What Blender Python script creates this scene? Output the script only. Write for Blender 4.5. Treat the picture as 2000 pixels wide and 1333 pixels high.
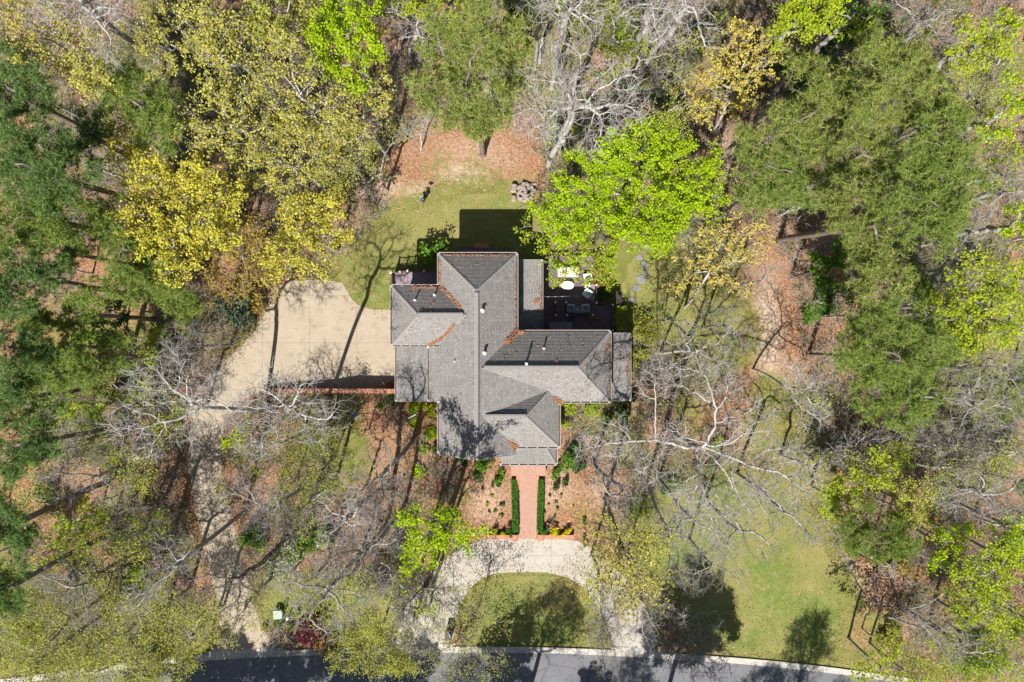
import bpy, math, random
import numpy as np
from mathutils import Vector

for o in list(bpy.data.objects):
    bpy.data.objects.remove(o)
SC = bpy.context.scene
COL = SC.collection

# ------------------------------------------------------------------ camera, sky, sun, exposure
HC = 66.7                                   # drone height above the ground, metres
cam = bpy.data.cameras.new('camera')
cam.lens, cam.sensor_width = 24.0, 36.0
cam.clip_end = 3000
camo = bpy.data.objects.new('camera', cam)
camo.location = (0, 0, HC)
COL.objects.link(camo)
SC.camera = camo

EL = math.radians(51)
SH = np.array([0.28, 0.96]); SH = SH / np.linalg.norm(SH)      # ground direction the shadows fall
world = bpy.data.worlds.new('World'); SC.world = world
world.use_nodes = True
nt = world.node_tree
sky = nt.nodes.new('ShaderNodeTexSky')
sky.sky_type = 'NISHITA'; sky.sun_disc = False
sky.sun_elevation = EL
sky.sun_rotation = math.atan2(-SH[0], -SH[1]) % (2 * math.pi)
bg = nt.nodes['Background']
nt.links.new(sky.outputs[0], bg.inputs['Color'])
bg.inputs['Strength'].default_value = 0.05
sun = bpy.data.lights.new('sun', 'SUN')
sun.energy = 5.0; sun.angle = math.radians(0.5); sun.color = (1.0, 0.955, 0.88)
suno = bpy.data.objects.new('sun', sun); COL.objects.link(suno)
sd = Vector((SH[0] * math.cos(EL), SH[1] * math.cos(EL), -math.sin(EL)))
suno.rotation_euler = sd.to_track_quat('-Z', 'Y').to_euler()
suno.location = (-20, -60, 90)
SC.view_settings.view_transform = 'Standard'
SC.view_settings.look = 'None'
SC.view_settings.exposure = 0.80
SC.view_settings.gamma = 1.0
SC.view_settings.use_curve_mapping = False
SC.render.engine = 'CYCLES'
SC.cycles.max_bounces = 6
SC.cycles.transparent_max_bounces = 4

# ------------------------------------------------------------------ helpers
RNG = np.random.default_rng(7)
PXM = 0.05                                  # metres on the ground per photograph pixel


def G(px, py, z=0.0):
    s = PXM * (HC - z) / HC
    return np.array([(px - 1000) * s, -(py - 666.5) * s, z])


def mesh_np(name, V, groups):
    """V (n,3); groups: list of (m,k) index arrays"""
    me = bpy.data.meshes.new(name)
    V = np.ascontiguousarray(V, dtype=np.float32)
    me.vertices.add(len(V)); me.vertices.foreach_set('co', V.ravel())
    groups = [np.asarray(g, dtype=np.int32) for g in groups if len(g)]
    idx = np.concatenate([g.ravel() for g in groups])
    tot = np.concatenate([np.full(len(g), g.shape[1], dtype=np.int32) for g in groups])
    start = np.concatenate([[0], np.cumsum(tot)[:-1]]).astype(np.int32)
    me.loops.add(len(idx)); me.loops.foreach_set('vertex_index', idx)
    me.polygons.add(len(tot)); me.polygons.foreach_set('loop_start', start)
    me.update(calc_edges=True)
    return me


def tag(o, label=None, cat=None, group=None, kind=None):
    if label: o['label'] = label
    if cat: o['category'] = cat
    if group: o['group'] = group
    if kind: o['kind'] = kind
    return o


def link(name, me, mat=None, parent=None):
    o = bpy.data.objects.new(name, me)
    COL.objects.link(o)
    if mat is not None and me is not None and len(me.materials) == 0:
        me.materials.append(mat)
    if parent is not None: o.parent = parent
    return o


def empty(name, loc, label, cat, group=None):
    o = bpy.data.objects.new(name, None)
    o.empty_display_size = 0.3
    o.location = [float(v) for v in loc]
    COL.objects.link(o)
    return tag(o, label, cat, group)


class MB:
    """collects boxes, beams and polygons into one mesh"""
    def __init__(self): self.v = []; self.f = []
    def add(self, V, F):
        n = len(self.v)
        self.v.extend([tuple(map(float, p)) for p in V])
        self.f.extend([tuple(i + n for i in f) for f in F])
        return self
    def box(self, c, s, rz=0.0):
        x, y, z = s[0] / 2, s[1] / 2, s[2] / 2
        cs, sn = math.cos(rz), math.sin(rz)
        V = [(c[0] + a * x * cs - b * y * sn, c[1] + a * x * sn + b * y * cs, c[2] + d * z)
             for d in (-1, 1) for a, b in ((-1, -1), (1, -1), (1, 1), (-1, 1))]
        return self.add(V, [(3, 2, 1, 0), (4, 5, 6, 7), (0, 1, 5, 4), (1, 2, 6, 5), (2, 3, 7, 6), (3, 0, 4, 7)])
    def beam(self, a, b, w, h):
        a = np.array(a, float); b = np.array(b, float)
        d = b - a; d /= np.linalg.norm(d)
        up = np.array([0, 0, 1.0]) if abs(d[2]) < .95 else np.array([1.0, 0, 0])
        s = np.cross(d, up); s /= np.linalg.norm(s); u = np.cross(s, d)
        V = [p + i * s * w / 2 + j * u * h / 2 for p in (a, b) for i, j in ((-1, -1), (1, -1), (1, 1), (-1, 1))]
        return self.add(V, [(3, 2, 1, 0), (4, 5, 6, 7), (0, 1, 5, 4), (1, 2, 6, 5), (2, 3, 7, 6), (3, 0, 4, 7)])
    def cyl(self, a, b, ra, rb=None, n=10, cap=True):
        rb = ra if rb is None else rb
        a = np.array(a, float); b = np.array(b, float)
        d = b - a; d /= np.linalg.norm(d)
        ref = np.array([0, 0, 1.0]) if abs(d[2]) < .9 else np.array([1.0, 0, 0])
        s = np.cross(d, ref); s /= np.linalg.norm(s); u = np.cross(d, s)
        t = np.linspace(0, 2 * math.pi, n, endpoint=False)
        V = [p + r * (math.cos(q) * s + math.sin(q) * u) for p, r in ((a, ra), (b, rb)) for q in t]
        F = [(i, (i + 1) % n, n + (i + 1) % n, n + i) for i in range(n)]
        if cap: F += [tuple(range(n - 1, -1, -1)), tuple(range(n, 2 * n))]
        return self.add(V, F)
    def lathe(self, c, prof, n=14):
        t = np.linspace(0, 2 * math.pi, n, endpoint=False)
        V = [(c[0] + r * math.cos(q), c[1] + r * math.sin(q), c[2] + z) for r, z in prof for q in t]
        F = [(k * n + i, k * n + (i + 1) % n, (k + 1) * n + (i + 1) % n, (k + 1) * n + i)
             for k in range(len(prof) - 1) for i in range(n)]
        return self.add(V, F)
    def prism(self, poly, z0, z1):
        n = len(poly)
        V = [(p[0], p[1], z0) for p in poly] + [(p[0], p[1], z1) for p in poly]
        return self.add(V, [tuple(range(n - 1, -1, -1)), tuple(range(n, 2 * n))] +
                        [(i, (i + 1) % n, n + (i + 1) % n, n + i) for i in range(n)])
    def build(self, name, mat, parent=None, bevel=0.0, smooth=False):
        me = bpy.data.meshes.new(name)
        off = np.array([0, 0, 0.0]) if parent is None else np.array(parent.matrix_world.translation)
        if parent is not None:
            off = np.array(parent.location)
            if parent.parent is not None: off = off + np.array(parent.parent.location)
        me.from_pydata([tuple(np.array(p) - off) for p in self.v], [], self.f)
        me.update()
        if smooth: me.polygons.foreach_set('use_smooth', [True] * len(me.polygons))
        o = link(name, me, mat, parent)
        if bevel:
            b = o.modifiers.new('bevel', 'BEVEL'); b.width = bevel; b.segments = 2; b.limit_method = 'ANGLE'
        return o


def value_noise(x, y, scale, seed):
    r = np.random.default_rng(seed).random((64, 64))
    u = x / scale + 1000; v = y / scale + 1000
    i = np.floor(u).astype(int); j = np.floor(v).astype(int)
    fu = u - i; fv = v - j
    fu = fu * fu * (3 - 2 * fu); fv = fv * fv * (3 - 2 * fv)
    g = lambda a, b: r[a % 64, b % 64]
    return (g(i, j) * (1 - fu) + g(i + 1, j) * fu) * (1 - fv) + (g(i, j + 1) * (1 - fu) + g(i + 1, j + 1) * fu) * fv


def fbm(x, y, scale, seed):
    return (value_noise(x, y, scale, seed) + .5 * value_noise(x, y, scale / 2.1, seed + 1)
            + .25 * value_noise(x, y, scale / 4.3, seed + 2)) / 1.75


def poly_sd(x, y, poly):
    """signed distance, positive inside"""
    P = np.asarray(poly, float); n = len(P)
    d = np.full(x.shape, 1e9); ins = np.zeros(x.shape, bool)
    for k in range(n):
        a = P[k]; b = P[(k + 1) % n]
        e = b - a; L = e @ e + 1e-12
        t = np.clip(((x - a[0]) * e[0] + (y - a[1]) * e[1]) / L, 0, 1)
        d = np.minimum(d, np.hypot(x - a[0] - t * e[0], y - a[1] - t * e[1]))
        c = ((a[1] > y) != (b[1] > y))
        with np.errstate(divide='ignore', invalid='ignore'):
            xi = (b[0] - a[0]) * (y - a[1]) / (b[1] - a[1] + 1e-12) + a[0]
        ins ^= c & (x < xi)
    return np.where(ins, d, -d)


def sstep(a, b, v):
    t = np.clip((v - a) / (b - a), 0, 1)
    return t * t * (3 - 2 * t)


def pxpoly(pts):
    return [tuple(G(px, py)[:2]) for px, py in pts]


def smooth_poly(poly, it=2, closed=True):
    P = [np.array(p, float) for p in poly]
    for _ in range(it):
        Q = []
        n = len(P)
        for k in range(n if closed else n - 1):
            a, b = P[k], P[(k + 1) % n]
            Q += [a * .75 + b * .25, a * .25 + b * .75]
        if not closed: Q = [P[0]] + Q + [P[-1]]
        P = Q
    return [tuple(p) for p in P]


# ------------------------------------------------------------------ materials
class N:
    """small node-tree writer"""
    def __init__(self, name):
        self.m = bpy.data.materials.new(name); self.m.use_nodes = True
        self.t = self.m.node_tree; self.b = self.t.nodes['Principled BSDF']
        self.out = self.t.nodes['Material Output']
    def n(self, typ, **kw):
        nd = self.t.nodes.new('ShaderNode' + typ)
        for k, v in kw.items():
            if k in nd.inputs.keys(): nd.inputs[k].default_value = v
            else: setattr(nd, k, v)
        return nd
    def l(self, a, b): self.t.links.new(a, b)
    def coord(self, which='Object'): return self.n('TexCoord').outputs[which]
    def noise(self, vec, scale, detail=4.0, rough=.6):
        nd = self.n('TexNoise', Scale=scale, Detail=detail, Roughness=rough)
        if vec is not None: self.l(vec, nd.inputs['Vector'])
        return nd.outputs['Fac']
    def ramp(self, fac, stops, interp='LINEAR'):
        r = self.n('ValToRGB'); cr = r.color_ramp; cr.interpolation = interp
        while len(cr.elements) > 1: cr.elements.remove(cr.elements[-1])
        cr.elements[0].position = stops[0][0]; cr.elements[0].color = (*stops[0][1], 1)
        for p, c in stops[1:]:
            e = cr.elements.new(p); e.color = (*c, 1)
        self.l(fac, r.inputs['Fac'])
        return r.outputs['Color']
    def mix(self, fac, a, b, mode='MIX'):
        m = self.n('Mix', data_type='RGBA', blend_type=mode)
        for s, v in ((0, fac), (6, a), (7, b)):
            if hasattr(v, 'is_linked') or hasattr(v, 'links'): self.l(v, m.inputs[s])
            elif s == 0: m.inputs[0].default_value = v
            else: m.inputs[s].default_value = (*v, 1)
        return m.outputs[2]
    def math(self, op, a, b=0.0, clamp=False):
        m = self.n('Math', operation=op, use_clamp=clamp)
        for s, v in ((0, a), (1, b)):
            if hasattr(v, 'links'): self.l(v, m.inputs[s])
            else: m.inputs[s].default_value = v
        return m.outputs[0]
    def bump(self, h, strength=.5, dist=.02):
        b = self.n('Bump', Strength=strength, Distance=dist)
        self.l(h, b.inputs['Height']); self.l(b.outputs[0], self.b.inputs['Normal'])
    def base(self, c, rough=.8, spec=.3):
        if hasattr(c, 'links'): self.l(c, self.b.inputs['Base Color'])
        else: self.b.inputs['Base Color'].default_value = (*c, 1)
        self.b.inputs['Roughness'].default_value = rough
        self.b.inputs['Specular IOR Level'].default_value = spec
        return self.m


def m_plain(name, c, rough=.6, var=.15, scale=6.0, spec=.3, metal=0.0):
    k = N(name)
    f = k.noise(k.coord(), scale, 5, .65)
    lo = tuple(v * (1 - var) for v in c); hi = tuple(min(1, v * (1 + var)) for v in c)
    k.base(k.ramp(f, [(.3, lo), (.7, hi)]), rough, spec)
    k.b.inputs['Metallic'].default_value = metal
    k.bump(f, .15, .01)
    return k.m


def m_leaf(name, cols, trans=.3, rough=.7):
    k = N(name)
    g = k.n('NewGeometry')
    n = len(cols)
    col = k.ramp(g.outputs['Random Per Island'], [((i + .5) / n, c) for i, c in enumerate(cols)])
    k.base(col, rough, .08)
    tr = k.n('BsdfTranslucent'); k.l(col, tr.inputs['Color'])
    mx = k.n('MixShader'); mx.inputs[0].default_value = trans
    k.l(k.b.outputs[0], mx.inputs[1]); k.l(tr.outputs[0], mx.inputs[2])
    k.l(mx.outputs[0], k.out.inputs['Surface'])
    return k.m


def m_bark(name, lo, hi, scale=3.0):
    k = N(name)
    c = k.coord()
    mp = k.n('Mapping'); mp.inputs['Scale'].default_value = (1, 1, .35); k.l(c, mp.inputs['Vector'])
    f = k.noise(mp.outputs[0], scale, 6, .7)
    f2 = k.noise(c, .6, 3)
    col = k.mix(f2, k.ramp(f, [(.3, lo), (.7, hi)]), k.ramp(f, [(.25, tuple(v * .75 for v in lo)), (.75, hi)]))
    k.base(col, .9, .1)
    k.bump(f, .5, .03)
    return k.m


BARK = {
    'pale': m_bark('pale_bark', (.27, .25, .23), (.56, .53, .50)),
    'grey': m_bark('grey_bark', (.18, .165, .148), (.44, .415, .385)),
    'dark': m_bark('dark_bark', (.06, .052, .045), (.17, .15, .13)),
    'pine': m_bark('pine_bark', (.12, .09, .075), (.30, .25, .22)),
}
LEAF = {
    'yellow': m_leaf('ochre_catkins', [(.29, .28, .05), (.46, .42, .085), (.57, .51, .13), (.40, .37, .075), (.34, .36, .06)]),
    'bright': m_leaf('yellow_catkins', [(.41, .37, .045), (.56, .51, .065), (.66, .60, .10), (.35, .34, .045)]),
    'pale_yellow': m_leaf('pale_yellow_buds', [(.44, .36, .08), (.60, .50, .14), (.54, .43, .09), (.40, .36, .07)]),
    'ochre': m_leaf('brown_ochre_buds', [(.27, .19, .05), (.40, .29, .06), (.46, .35, .08), (.24, .17, .06)]),
    'lime': m_leaf('lime_leaves', [(.29, .42, .010), (.40, .55, .016), (.49, .61, .024), (.23, .34, .01)], .38),
    'yellowgreen': m_leaf('yellow_green_leaves', [(.31, .41, .018), (.41, .50, .025), (.25, .34, .015), (.44, .48, .05)], .38),
    'olive': m_leaf('olive_buds', [(.29, .32, .05), (.39, .41, .07), (.24, .27, .04), (.43, .41, .10)]),
    'green': m_leaf('mid_green_leaves', [(.09, .19, .02), (.14, .27, .03), (.18, .32, .04), (.07, .14, .02)]),
    'dark': m_leaf('dark_green_leaves', [(.03, .08, .016), (.055, .13, .025), (.08, .17, .035), (.02, .055, .012)], .15, .4),
    'hedge': m_leaf('clipped_hedge_leaves', [(.05, .14, .02), (.08, .20, .028), (.11, .25, .035), (.035, .09, .015)], .15, .4),
    'glossy': m_leaf('glossy_blue_green_leaves', [(.06, .12, .065), (.10, .17, .10), (.24, .32, .26), (.05, .10, .04)], .1, .3),
    'pine': m_leaf('pine_needles', [(.16, .25, .05), (.24, .35, .065), (.31, .41, .085), (.38, .40, .13)], .42),
    'pine_dark': m_leaf('dark_pine_needles', [(.13, .22, .07), (.20, .31, .09), (.28, .39, .11), (.10, .18, .06)], .42),
    'pine_olive': m_leaf('olive_pine_needles', [(.19, .27, .05), (.27, .365, .065), (.36, .44, .095), (.44, .39, .18)], .42),
    'white': m_leaf('white_blossom', [(.70, .69, .65), (.20, .27, .06), (.16, .22, .05), (.30, .34, .11), (.24, .26, .12)], .2),
    'purple': m_leaf('purple_leaves', [(.075, .015, .028), (.12, .024, .042), (.18, .04, .062), (.04, .01, .016)], .2),
    'pink': m_leaf('pink_blossom', [(.60, .25, .36), (.70, .40, .46), (.45, .14, .24), (.2, .26, .06)], .2),
    'forsythia': m_leaf('forsythia_blossom', [(.72, .60, .01), (.80, .68, .02), (.62, .52, .01), (.45, .44, .02)], .25),
    'russet': m_leaf('russet_dead_leaves', [(.36, .19, .11), (.45, .27, .18), (.28, .15, .09), (.50, .35, .25)], .1),
}
M_SHINGLE = None


def m_shingle():
    k = N('weathered_shingles')
    uv = k.coord('UV')
    sp = k.n('SeparateXYZ'); k.l(uv, sp.inputs[0])
    row = k.math('FLOOR', k.math('DIVIDE', sp.outputs['Y'], .16))
    wn = k.n('TexWhiteNoise', noise_dimensions='1D'); k.l(row, wn.inputs['W'])
    us = k.math('ADD', k.math('DIVIDE', sp.outputs['X'], .30), k.math('MULTIPLY', wn.outputs['Value'], 9.0))
    tab = k.math('FLOOR', us)
    cmb = k.n('CombineXYZ'); k.l(tab, cmb.inputs[0]); k.l(row, cmb.inputs[1])
    w2 = k.n('TexWhiteNoise', noise_dimensions='3D'); k.l(cmb.outputs[0], w2.inputs['Vector'])
    col = k.ramp(w2.outputs['Value'], [(0, (.150, .141, .138)), (.5, (.195, .186, .182)), (1, (.23, .22, .216))])
    st = k.noise(k.coord(), .35, 4, .6)
    col = k.mix(k.ramp(st, [(.40, (0, 0, 0)), (.70, (.55, .55, .55))]), col, (.15, .135, .125))
    mp = k.n('Mapping'); mp.inputs['Scale'].default_value = (1.6, .22, 1); k.l(uv, mp.inputs['Vector'])
    sk = k.noise(mp.outputs[0], 1.1, 5, .65)
    col = k.mix(k.ramp(sk, [(.48, (0, 0, 0)), (.72, (.45, .45, .45))]), col, (.29, .275, .265))
    gr = k.noise(k.coord(), 30, 3, .7)
    col = k.mix(.25, col, k.ramp(gr, [(.3, (.12, .115, .11)), (.7, (.36, .35, .34))]))
    fr = k.math('FRACT', us)
    gap = k.math('LESS_THAN', fr, .06)
    col = k.mix(k.math('MULTIPLY', gap, .45), col, (.06, .058, .055))
    w3 = k.n('TexWhiteNoise', noise_dimensions='3D'); k.l(k.mix(1.0, cmb.outputs[0], (3.1, 7.7, 1.3), 'ADD'), w3.inputs['Vector'])
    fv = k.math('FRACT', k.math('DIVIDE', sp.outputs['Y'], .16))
    fleck = k.math('MULTIPLY', k.math('GREATER_THAN', w3.outputs['Value'], .86), k.math('LESS_THAN', k.math('ABSOLUTE', k.math('SUBTRACT', fr, .5)), .15))
    fleck = k.math('MULTIPLY', fleck, k.math('LESS_THAN', fv, .62))
    col = k.mix(k.math('MULTIPLY', fleck, .45), col, (.44, .43, .39))
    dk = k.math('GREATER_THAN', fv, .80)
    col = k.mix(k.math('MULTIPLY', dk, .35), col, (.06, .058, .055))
    k.base(col, .9, .15)
    k.bump(gr, .35, .01)
    return k.m


M_SHINGLE = m_shingle()
M_RIDGE = m_plain('ridge_shingle', (.23, .215, .205), .9, .2, 9)
M_WHITE = m_plain('white_painted_metal', (.66, .65, .63), .45, .06, 3)
M_GUTTER = m_plain('pale_gutter_metal', (.42, .39, .375), .5, .1, 3)
M_TROUGH = m_plain('gutter_debris', (.10, .07, .055), .95, .5, 8)


def m_brick(name, c1, c2, mortar, scale=5.0, upright=False):
    k = N(name)
    c = k.coord()
    if upright:
        sp = k.n('SeparateXYZ'); k.l(c, sp.inputs[0])
        cb = k.n('CombineXYZ'); k.l(k.math('ADD', sp.outputs[0], sp.outputs[1]), cb.inputs[0]); k.l(sp.outputs[2], cb.inputs[1])
        c = cb.outputs[0]
    br = k.n('TexBrick', Scale=scale); k.l(c, br.inputs['Vector'])
    br.inputs['Color1'].default_value = (*c1, 1); br.inputs['Color2'].default_value = (*c2, 1)
    br.inputs['Mortar'].default_value = (*mortar, 1)
    br.inputs['Mortar Size'].default_value = .035
    br.inputs['Brick Width'].default_value = 1.0; br.inputs['Row Height'].default_value = .45
    f = k.noise(c, 1.3, 5, .6)
    col = k.mix(k.math('MULTIPLY', f, .5), br.outputs['Color'], tuple(v * .75 for v in c1))
    k.base(col, .85, .2)
    k.bump(br.outputs['Fac'], -.3, .01)
    return k.m


M_BRICK = m_brick('red_brick', (.40, .15, .085), (.50, .22, .13), (.48, .40, .34))
M_PAVER = m_brick('brick_paver', (.36, .20, .145), (.44, .265, .20), (.42, .32, .26))
M_WALL = m_brick('house_brick', (.22, .11, .08), (.30, .16, .11), (.35, .31, .28), 5.0, True)


def m_concrete(name, lo, hi, joint=0.0, cracks=0.0):
    k = N(name)
    c = k.coord()
    f = k.noise(c, .35, 6, .62); g = k.noise(c, 14, 4, .75)
    col = k.mix(.5, k.ramp(f, [(.3, lo), (.7, hi)]), k.ramp(g, [(.3, tuple(v * .60 for v in lo)), (.7, tuple(min(1, v * 1.18) for v in hi))]))
    st = k.noise(c, 1.1, 6, .72)
    col = k.mix(k.ramp(st, [(.50, (0, 0, 0)), (.72, (.6, .6, .6))]), col, tuple(v * .58 for v in lo))
    if joint:
        sp = k.n('SeparateXYZ'); k.l(c, sp.inputs[0])
        for ax in ('X', 'Y'):
            fr = k.math('FRACT', k.math('DIVIDE', k.math('ADD', sp.outputs[ax], 1.4 if ax == 'X' else .2), joint))
            ln = k.math('LESS_THAN', fr, .05 / joint)
            col = k.mix(k.math('MULTIPLY', ln, .5), col, tuple(v * .4 for v in lo))
    if cracks:
        wv = k.n('TexVoronoi', feature='DISTANCE_TO_EDGE', Scale=cracks)
        k.l(k.mix(.25, c, k.n('TexNoise', Scale=1.5).outputs['Color']), wv.inputs['Vector'])
        cr = k.ramp(wv.outputs['Distance'], [(0, (.4, .4, .4)), (.006, (.3, .3, .3)), (.012, (0, 0, 0))])
        col = k.mix(cr, col, tuple(v * .35 for v in lo))
    k.base(col, .92, .15)
    k.bump(g, .3, .01)
    return k.m


M_DRIVE = m_concrete('exposed_aggregate_concrete', (.33, .27, .20), (.42, .355, .275), 4.6)
M_FRONT = m_concrete('pale_concrete', (.36, .325, .275), (.45, .42, .37), 5.2)
M_KERB = m_concrete('kerb_concrete', (.36, .335, .30), (.50, .47, .43))
M_ROAD = m_concrete('worn_asphalt', (.125, .127, .140), (.195, .195, .207), 0, .22)


def m_ground():
    k = N('forest_floor')
    c = k.coord()
    a = lambda nm: k.n('Attribute', attribute_name=nm).outputs['Fac']
    vor = k.n('TexVoronoi', Scale=7.0); k.l(c, vor.inputs['Vector'])
    sp = k.n('SeparateColor'); k.l(vor.outputs['Color'], sp.inputs[0])
    lit = k.ramp(sp.outputs[0], [(0, (.10, .045, .024)), (.3, (.225, .103, .054)), (.6, (.315, .155, .085)),
                                 (.85, (.40, .225, .135)), (1, (.50, .35, .24))])
    lo = k.noise(c, .22, 6, .65)
    lit = k.mix(k.ramp(lo, [(.36, (0, 0, 0)), (.66, (.8, .8, .8))]), lit, (.25, .19, .12))
    l3 = k.noise(c, .11, 5, .6)
    lit = k.mix(k.ramp(l3, [(.46, (0, 0, 0)), (.64, (.55, .55, .55))]), lit, (.34, .27, .175))
    hi = k.noise(c, 3.5, 6, .75)
    lit = k.mix(.55, lit, k.ramp(hi, [(.33, (.075, .036, .02)), (.5, (.29, .145, .08)), (.68, (.46, .27, .17))]))
    pink = k.ramp(hi, [(.3, (.30, .20, .14)), (.5, (.47, .36, .27)), (.7, (.62, .52, .42))])
    lit = k.mix(a('dirt'), lit, pink)
    g1 = k.noise(c, .5, 5, .65); g2 = k.noise(c, 9, 5, .75)
    gr = k.mix(.5, k.ramp(g1, [(.35, (.10, .12, .028)), (.55, (.185, .185, .052)), (.7, (.275, .245, .095))]),
               k.ramp(g2, [(.32, (.06, .08, .016)), (.5, (.165, .175, .045)), (.68, (.30, .275, .10))]))
    e = k.math('ADD', k.math('MULTIPLY', k.noise(c, 1.2, 8, .8), 2.0), -1.0)
    fac = k.math('MULTIPLY', k.math('SUBTRACT', k.math('ADD', a('grass'), e), .25), 2.2, clamp=True)
    k.base(k.mix(fac, lit, gr), .95, .1)
    k.bump(hi, .8, .08)
    return k.m


def m_grass():
    k = N('lawn_grass')
    c = k.coord()
    g1 = k.noise(c, .35, 5, .65); g2 = k.noise(c, 9, 5, .75); g3 = k.noise(c, 1.6, 5, .7)
    gr = k.mix(.5, k.ramp(g1, [(.35, (.075, .125, .024)), (.52, (.145, .19, .044)), (.7, (.26, .255, .09))]),
               k.ramp(g2, [(.32, (.045, .075, .013)), (.5, (.135, .17, .04)), (.68, (.29, .285, .10))]))
    gr = k.mix(k.ramp(g3, [(.50, (0, 0, 0)), (.72, (.75, .75, .75))]), gr, (.30, .235, .115))
    g4 = k.noise(c, .13, 4, .6)
    gr = k.mix(k.ramp(g4, [(.42, (.6, .6, .6)), (.60, (0, 0, 0))]), gr, (.26, .215, .085))
    wr = k.noise(c, .8, 8, .8)
    gr = k.mix(k.ramp(wr, [(.56, (0, 0, 0)), (.66, (.8, .8, .8))]), gr, (.30, .22, .135))
    k.base(gr, .95, .1)
    k.bump(g2, .8, .05)
    return k.m


M_GROUND, M_GRASS = m_ground(), m_grass()
M_DECK = m_plain('dark_stained_boards', (.15, .105, .125), .6, .25, 5)
M_DECKPOST = m_plain('dark_stained_timber', (.055, .04, .045), .6, .2, 5)
M_CREAM = m_plain('cream_upholstery', (.72, .69, .60), .85, .05, 4)
M_TEAL = m_plain('teal_cushion', (.05, .38, .42), .8, .1, 4)
M_BLUEGREY = m_plain('blue_grey_cushion', (.30, .34, .42), .8, .5, 14)
M_WICKER = m_plain('grey_wicker', (.22, .19, .20), .8, .25, 12)
M_GREENBOX = m_plain('utility_green_paint', (.30, .37, .30), .5, .1, 3)
M_BLACK = m_plain('black_enamel', (.012, .012, .014), .35, .1, 3, .5)
M_STONE = m_concrete('flagstone', (.17, .168, .165), (.27, .265, .26))
M_CONCPAD = m_concrete('grey_pad', (.30, .29, .27), (.40, .39, .36))
k = N('window_glass'); k.base((.03, .04, .05), .08, .5); M_GLASS = k.m

#@@STRUCTURE
# ------------------------------------------------------------------ ground and paving outlines (photograph pixels at ground level)
DRIVE_PX = [(540, 549), (665, 546), (680, 572), (692, 592), (714, 604), (800, 607), (800, 762), (520, 764), (480, 776),
            (448, 808), (434, 850), (431, 900), (437, 950), (450, 1000), (462, 1050), (474, 1100), (488, 1150), (500, 1200),
            (520, 1245), (548, 1270), (410, 1282), (428, 1250), (428, 1200), (418, 1150), (405, 1100), (394, 1050), (382, 1000),
            (372, 940), (368, 880), (372, 820), (380, 775), (402, 738), (440, 706), (475, 672), (505, 636), (522, 600)]
FRONT_PX = [(772, 1268), (778, 1225), (795, 1180), (828, 1130), (876, 1086), (930, 1058), (960, 1052), (1118, 1052), (1160, 1072),
            (1205, 1110), (1245, 1160), (1272, 1212), (1290, 1274), (1200, 1270), (1188, 1225), (1165, 1178), (1135, 1142),
            (1098, 1124), (1060, 1118), (1000, 1118), (955, 1122), (918, 1146), (893, 1196), (882, 1266)]
KERB_PX = [(-900, 1395), (-300, 1352), (0, 1328), (160, 1306), (330, 1284), (510, 1271), (780, 1263), (1040, 1263), (1180, 1268), (1400, 1281),
           (1550, 1294), (1700, 1313), (2000, 1356), (2400, 1420), (2900, 1500)]
LAWN_PX = {
    'back': [(655, 540), (668, 545), (683, 574), (696, 594), (718, 604), (860, 606), (860, 500), (1060, 500), (1050, 420), (1010, 392), (960, 375),
             (900, 378), (862, 392), (830, 408), (790, 415), (760, 430), (730, 470), (700, 500)],
    'east': [(1205, 600), (1215, 540), (1240, 500), (1300, 480), (1330, 560), (1440, 600), (1450, 680), (1400, 720), (1330, 690), (1260, 640)],
    'front': [(1260, 985), (1340, 950), (1430, 930), (1530, 960), (1580, 1010), (1615, 1060), (1640, 1130), (1645, 1200), (1625, 1262), (1640, 1298),
              (1550, 1286), (1440, 1274), (1400, 1235), (1345, 1190), (1305, 1150), (1280, 1110), (1262, 1060)],
    'island': [(938, 1256), (938, 1200), (950, 1150), (990, 1125), (1060, 1124), (1100, 1130), (1132, 1150), (1150, 1190), (1150, 1256)],
    'west': [(505, 1195), (520, 1170), (600, 1140), (740, 1160), (770, 1200), (765, 1258), (640, 1262), (590, 1200)],
}


def sheet(name, poly, z, mat, kind='structure'):
    m = MB(); n = len(poly)
    m.add([(p[0], p[1], z) for p in poly], [tuple(range(n))])
    me = bpy.data.meshes.new(name); me.from_pydata(m.v, [], m.f); me.update()
    if me.polygons[0].normal.z < 0: me.flip_normals()
    o = link(name, me, mat); o['kind'] = kind
    return o


def rough(poly, amp, seed, seg=.5):
    """densify an outline and jitter it"""
    out = []; P = [np.array(p) for p in poly]
    for i in range(len(P)):
        a, b = P[i], P[(i + 1) % len(P)]
        n = max(1, int(np.linalg.norm(b - a) / seg))
        for j in range(n): out.append(a + (b - a) * j / n)
    Q = np.array(out)
    dx = fbm(Q[:, 0], Q[:, 1], 1.6, seed) - .5; dy = fbm(Q[:, 0] + 50, Q[:, 1], 1.6, seed + 9) - .5
    Q[:, 0] += dx * amp * 2; Q[:, 1] += dy * amp * 2
    return [tuple(q) for q in Q]


drive_poly = pxpoly(DRIVE_PX)
front_poly = pxpoly(FRONT_PX)
kerb_line = smooth_poly(pxpoly(KERB_PX), 2, closed=False)
road_edge = [(p[0], p[1] - .55) for p in kerb_line]
lawn_polys = {k: rough(smooth_poly(pxpoly(v), 1), .9 if k not in ('back', 'island') else .3, 40 + i, .3) for i, (k, v) in enumerate(LAWN_PX.items())}


def axis(lo, hi, step, far):
    a = np.arange(lo, hi + step / 2, step)
    ext = np.array([4, 12, 30, 70, 150, 300, 600.0])
    return np.concatenate([(lo - ext)[::-1], a, hi + ext])


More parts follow.
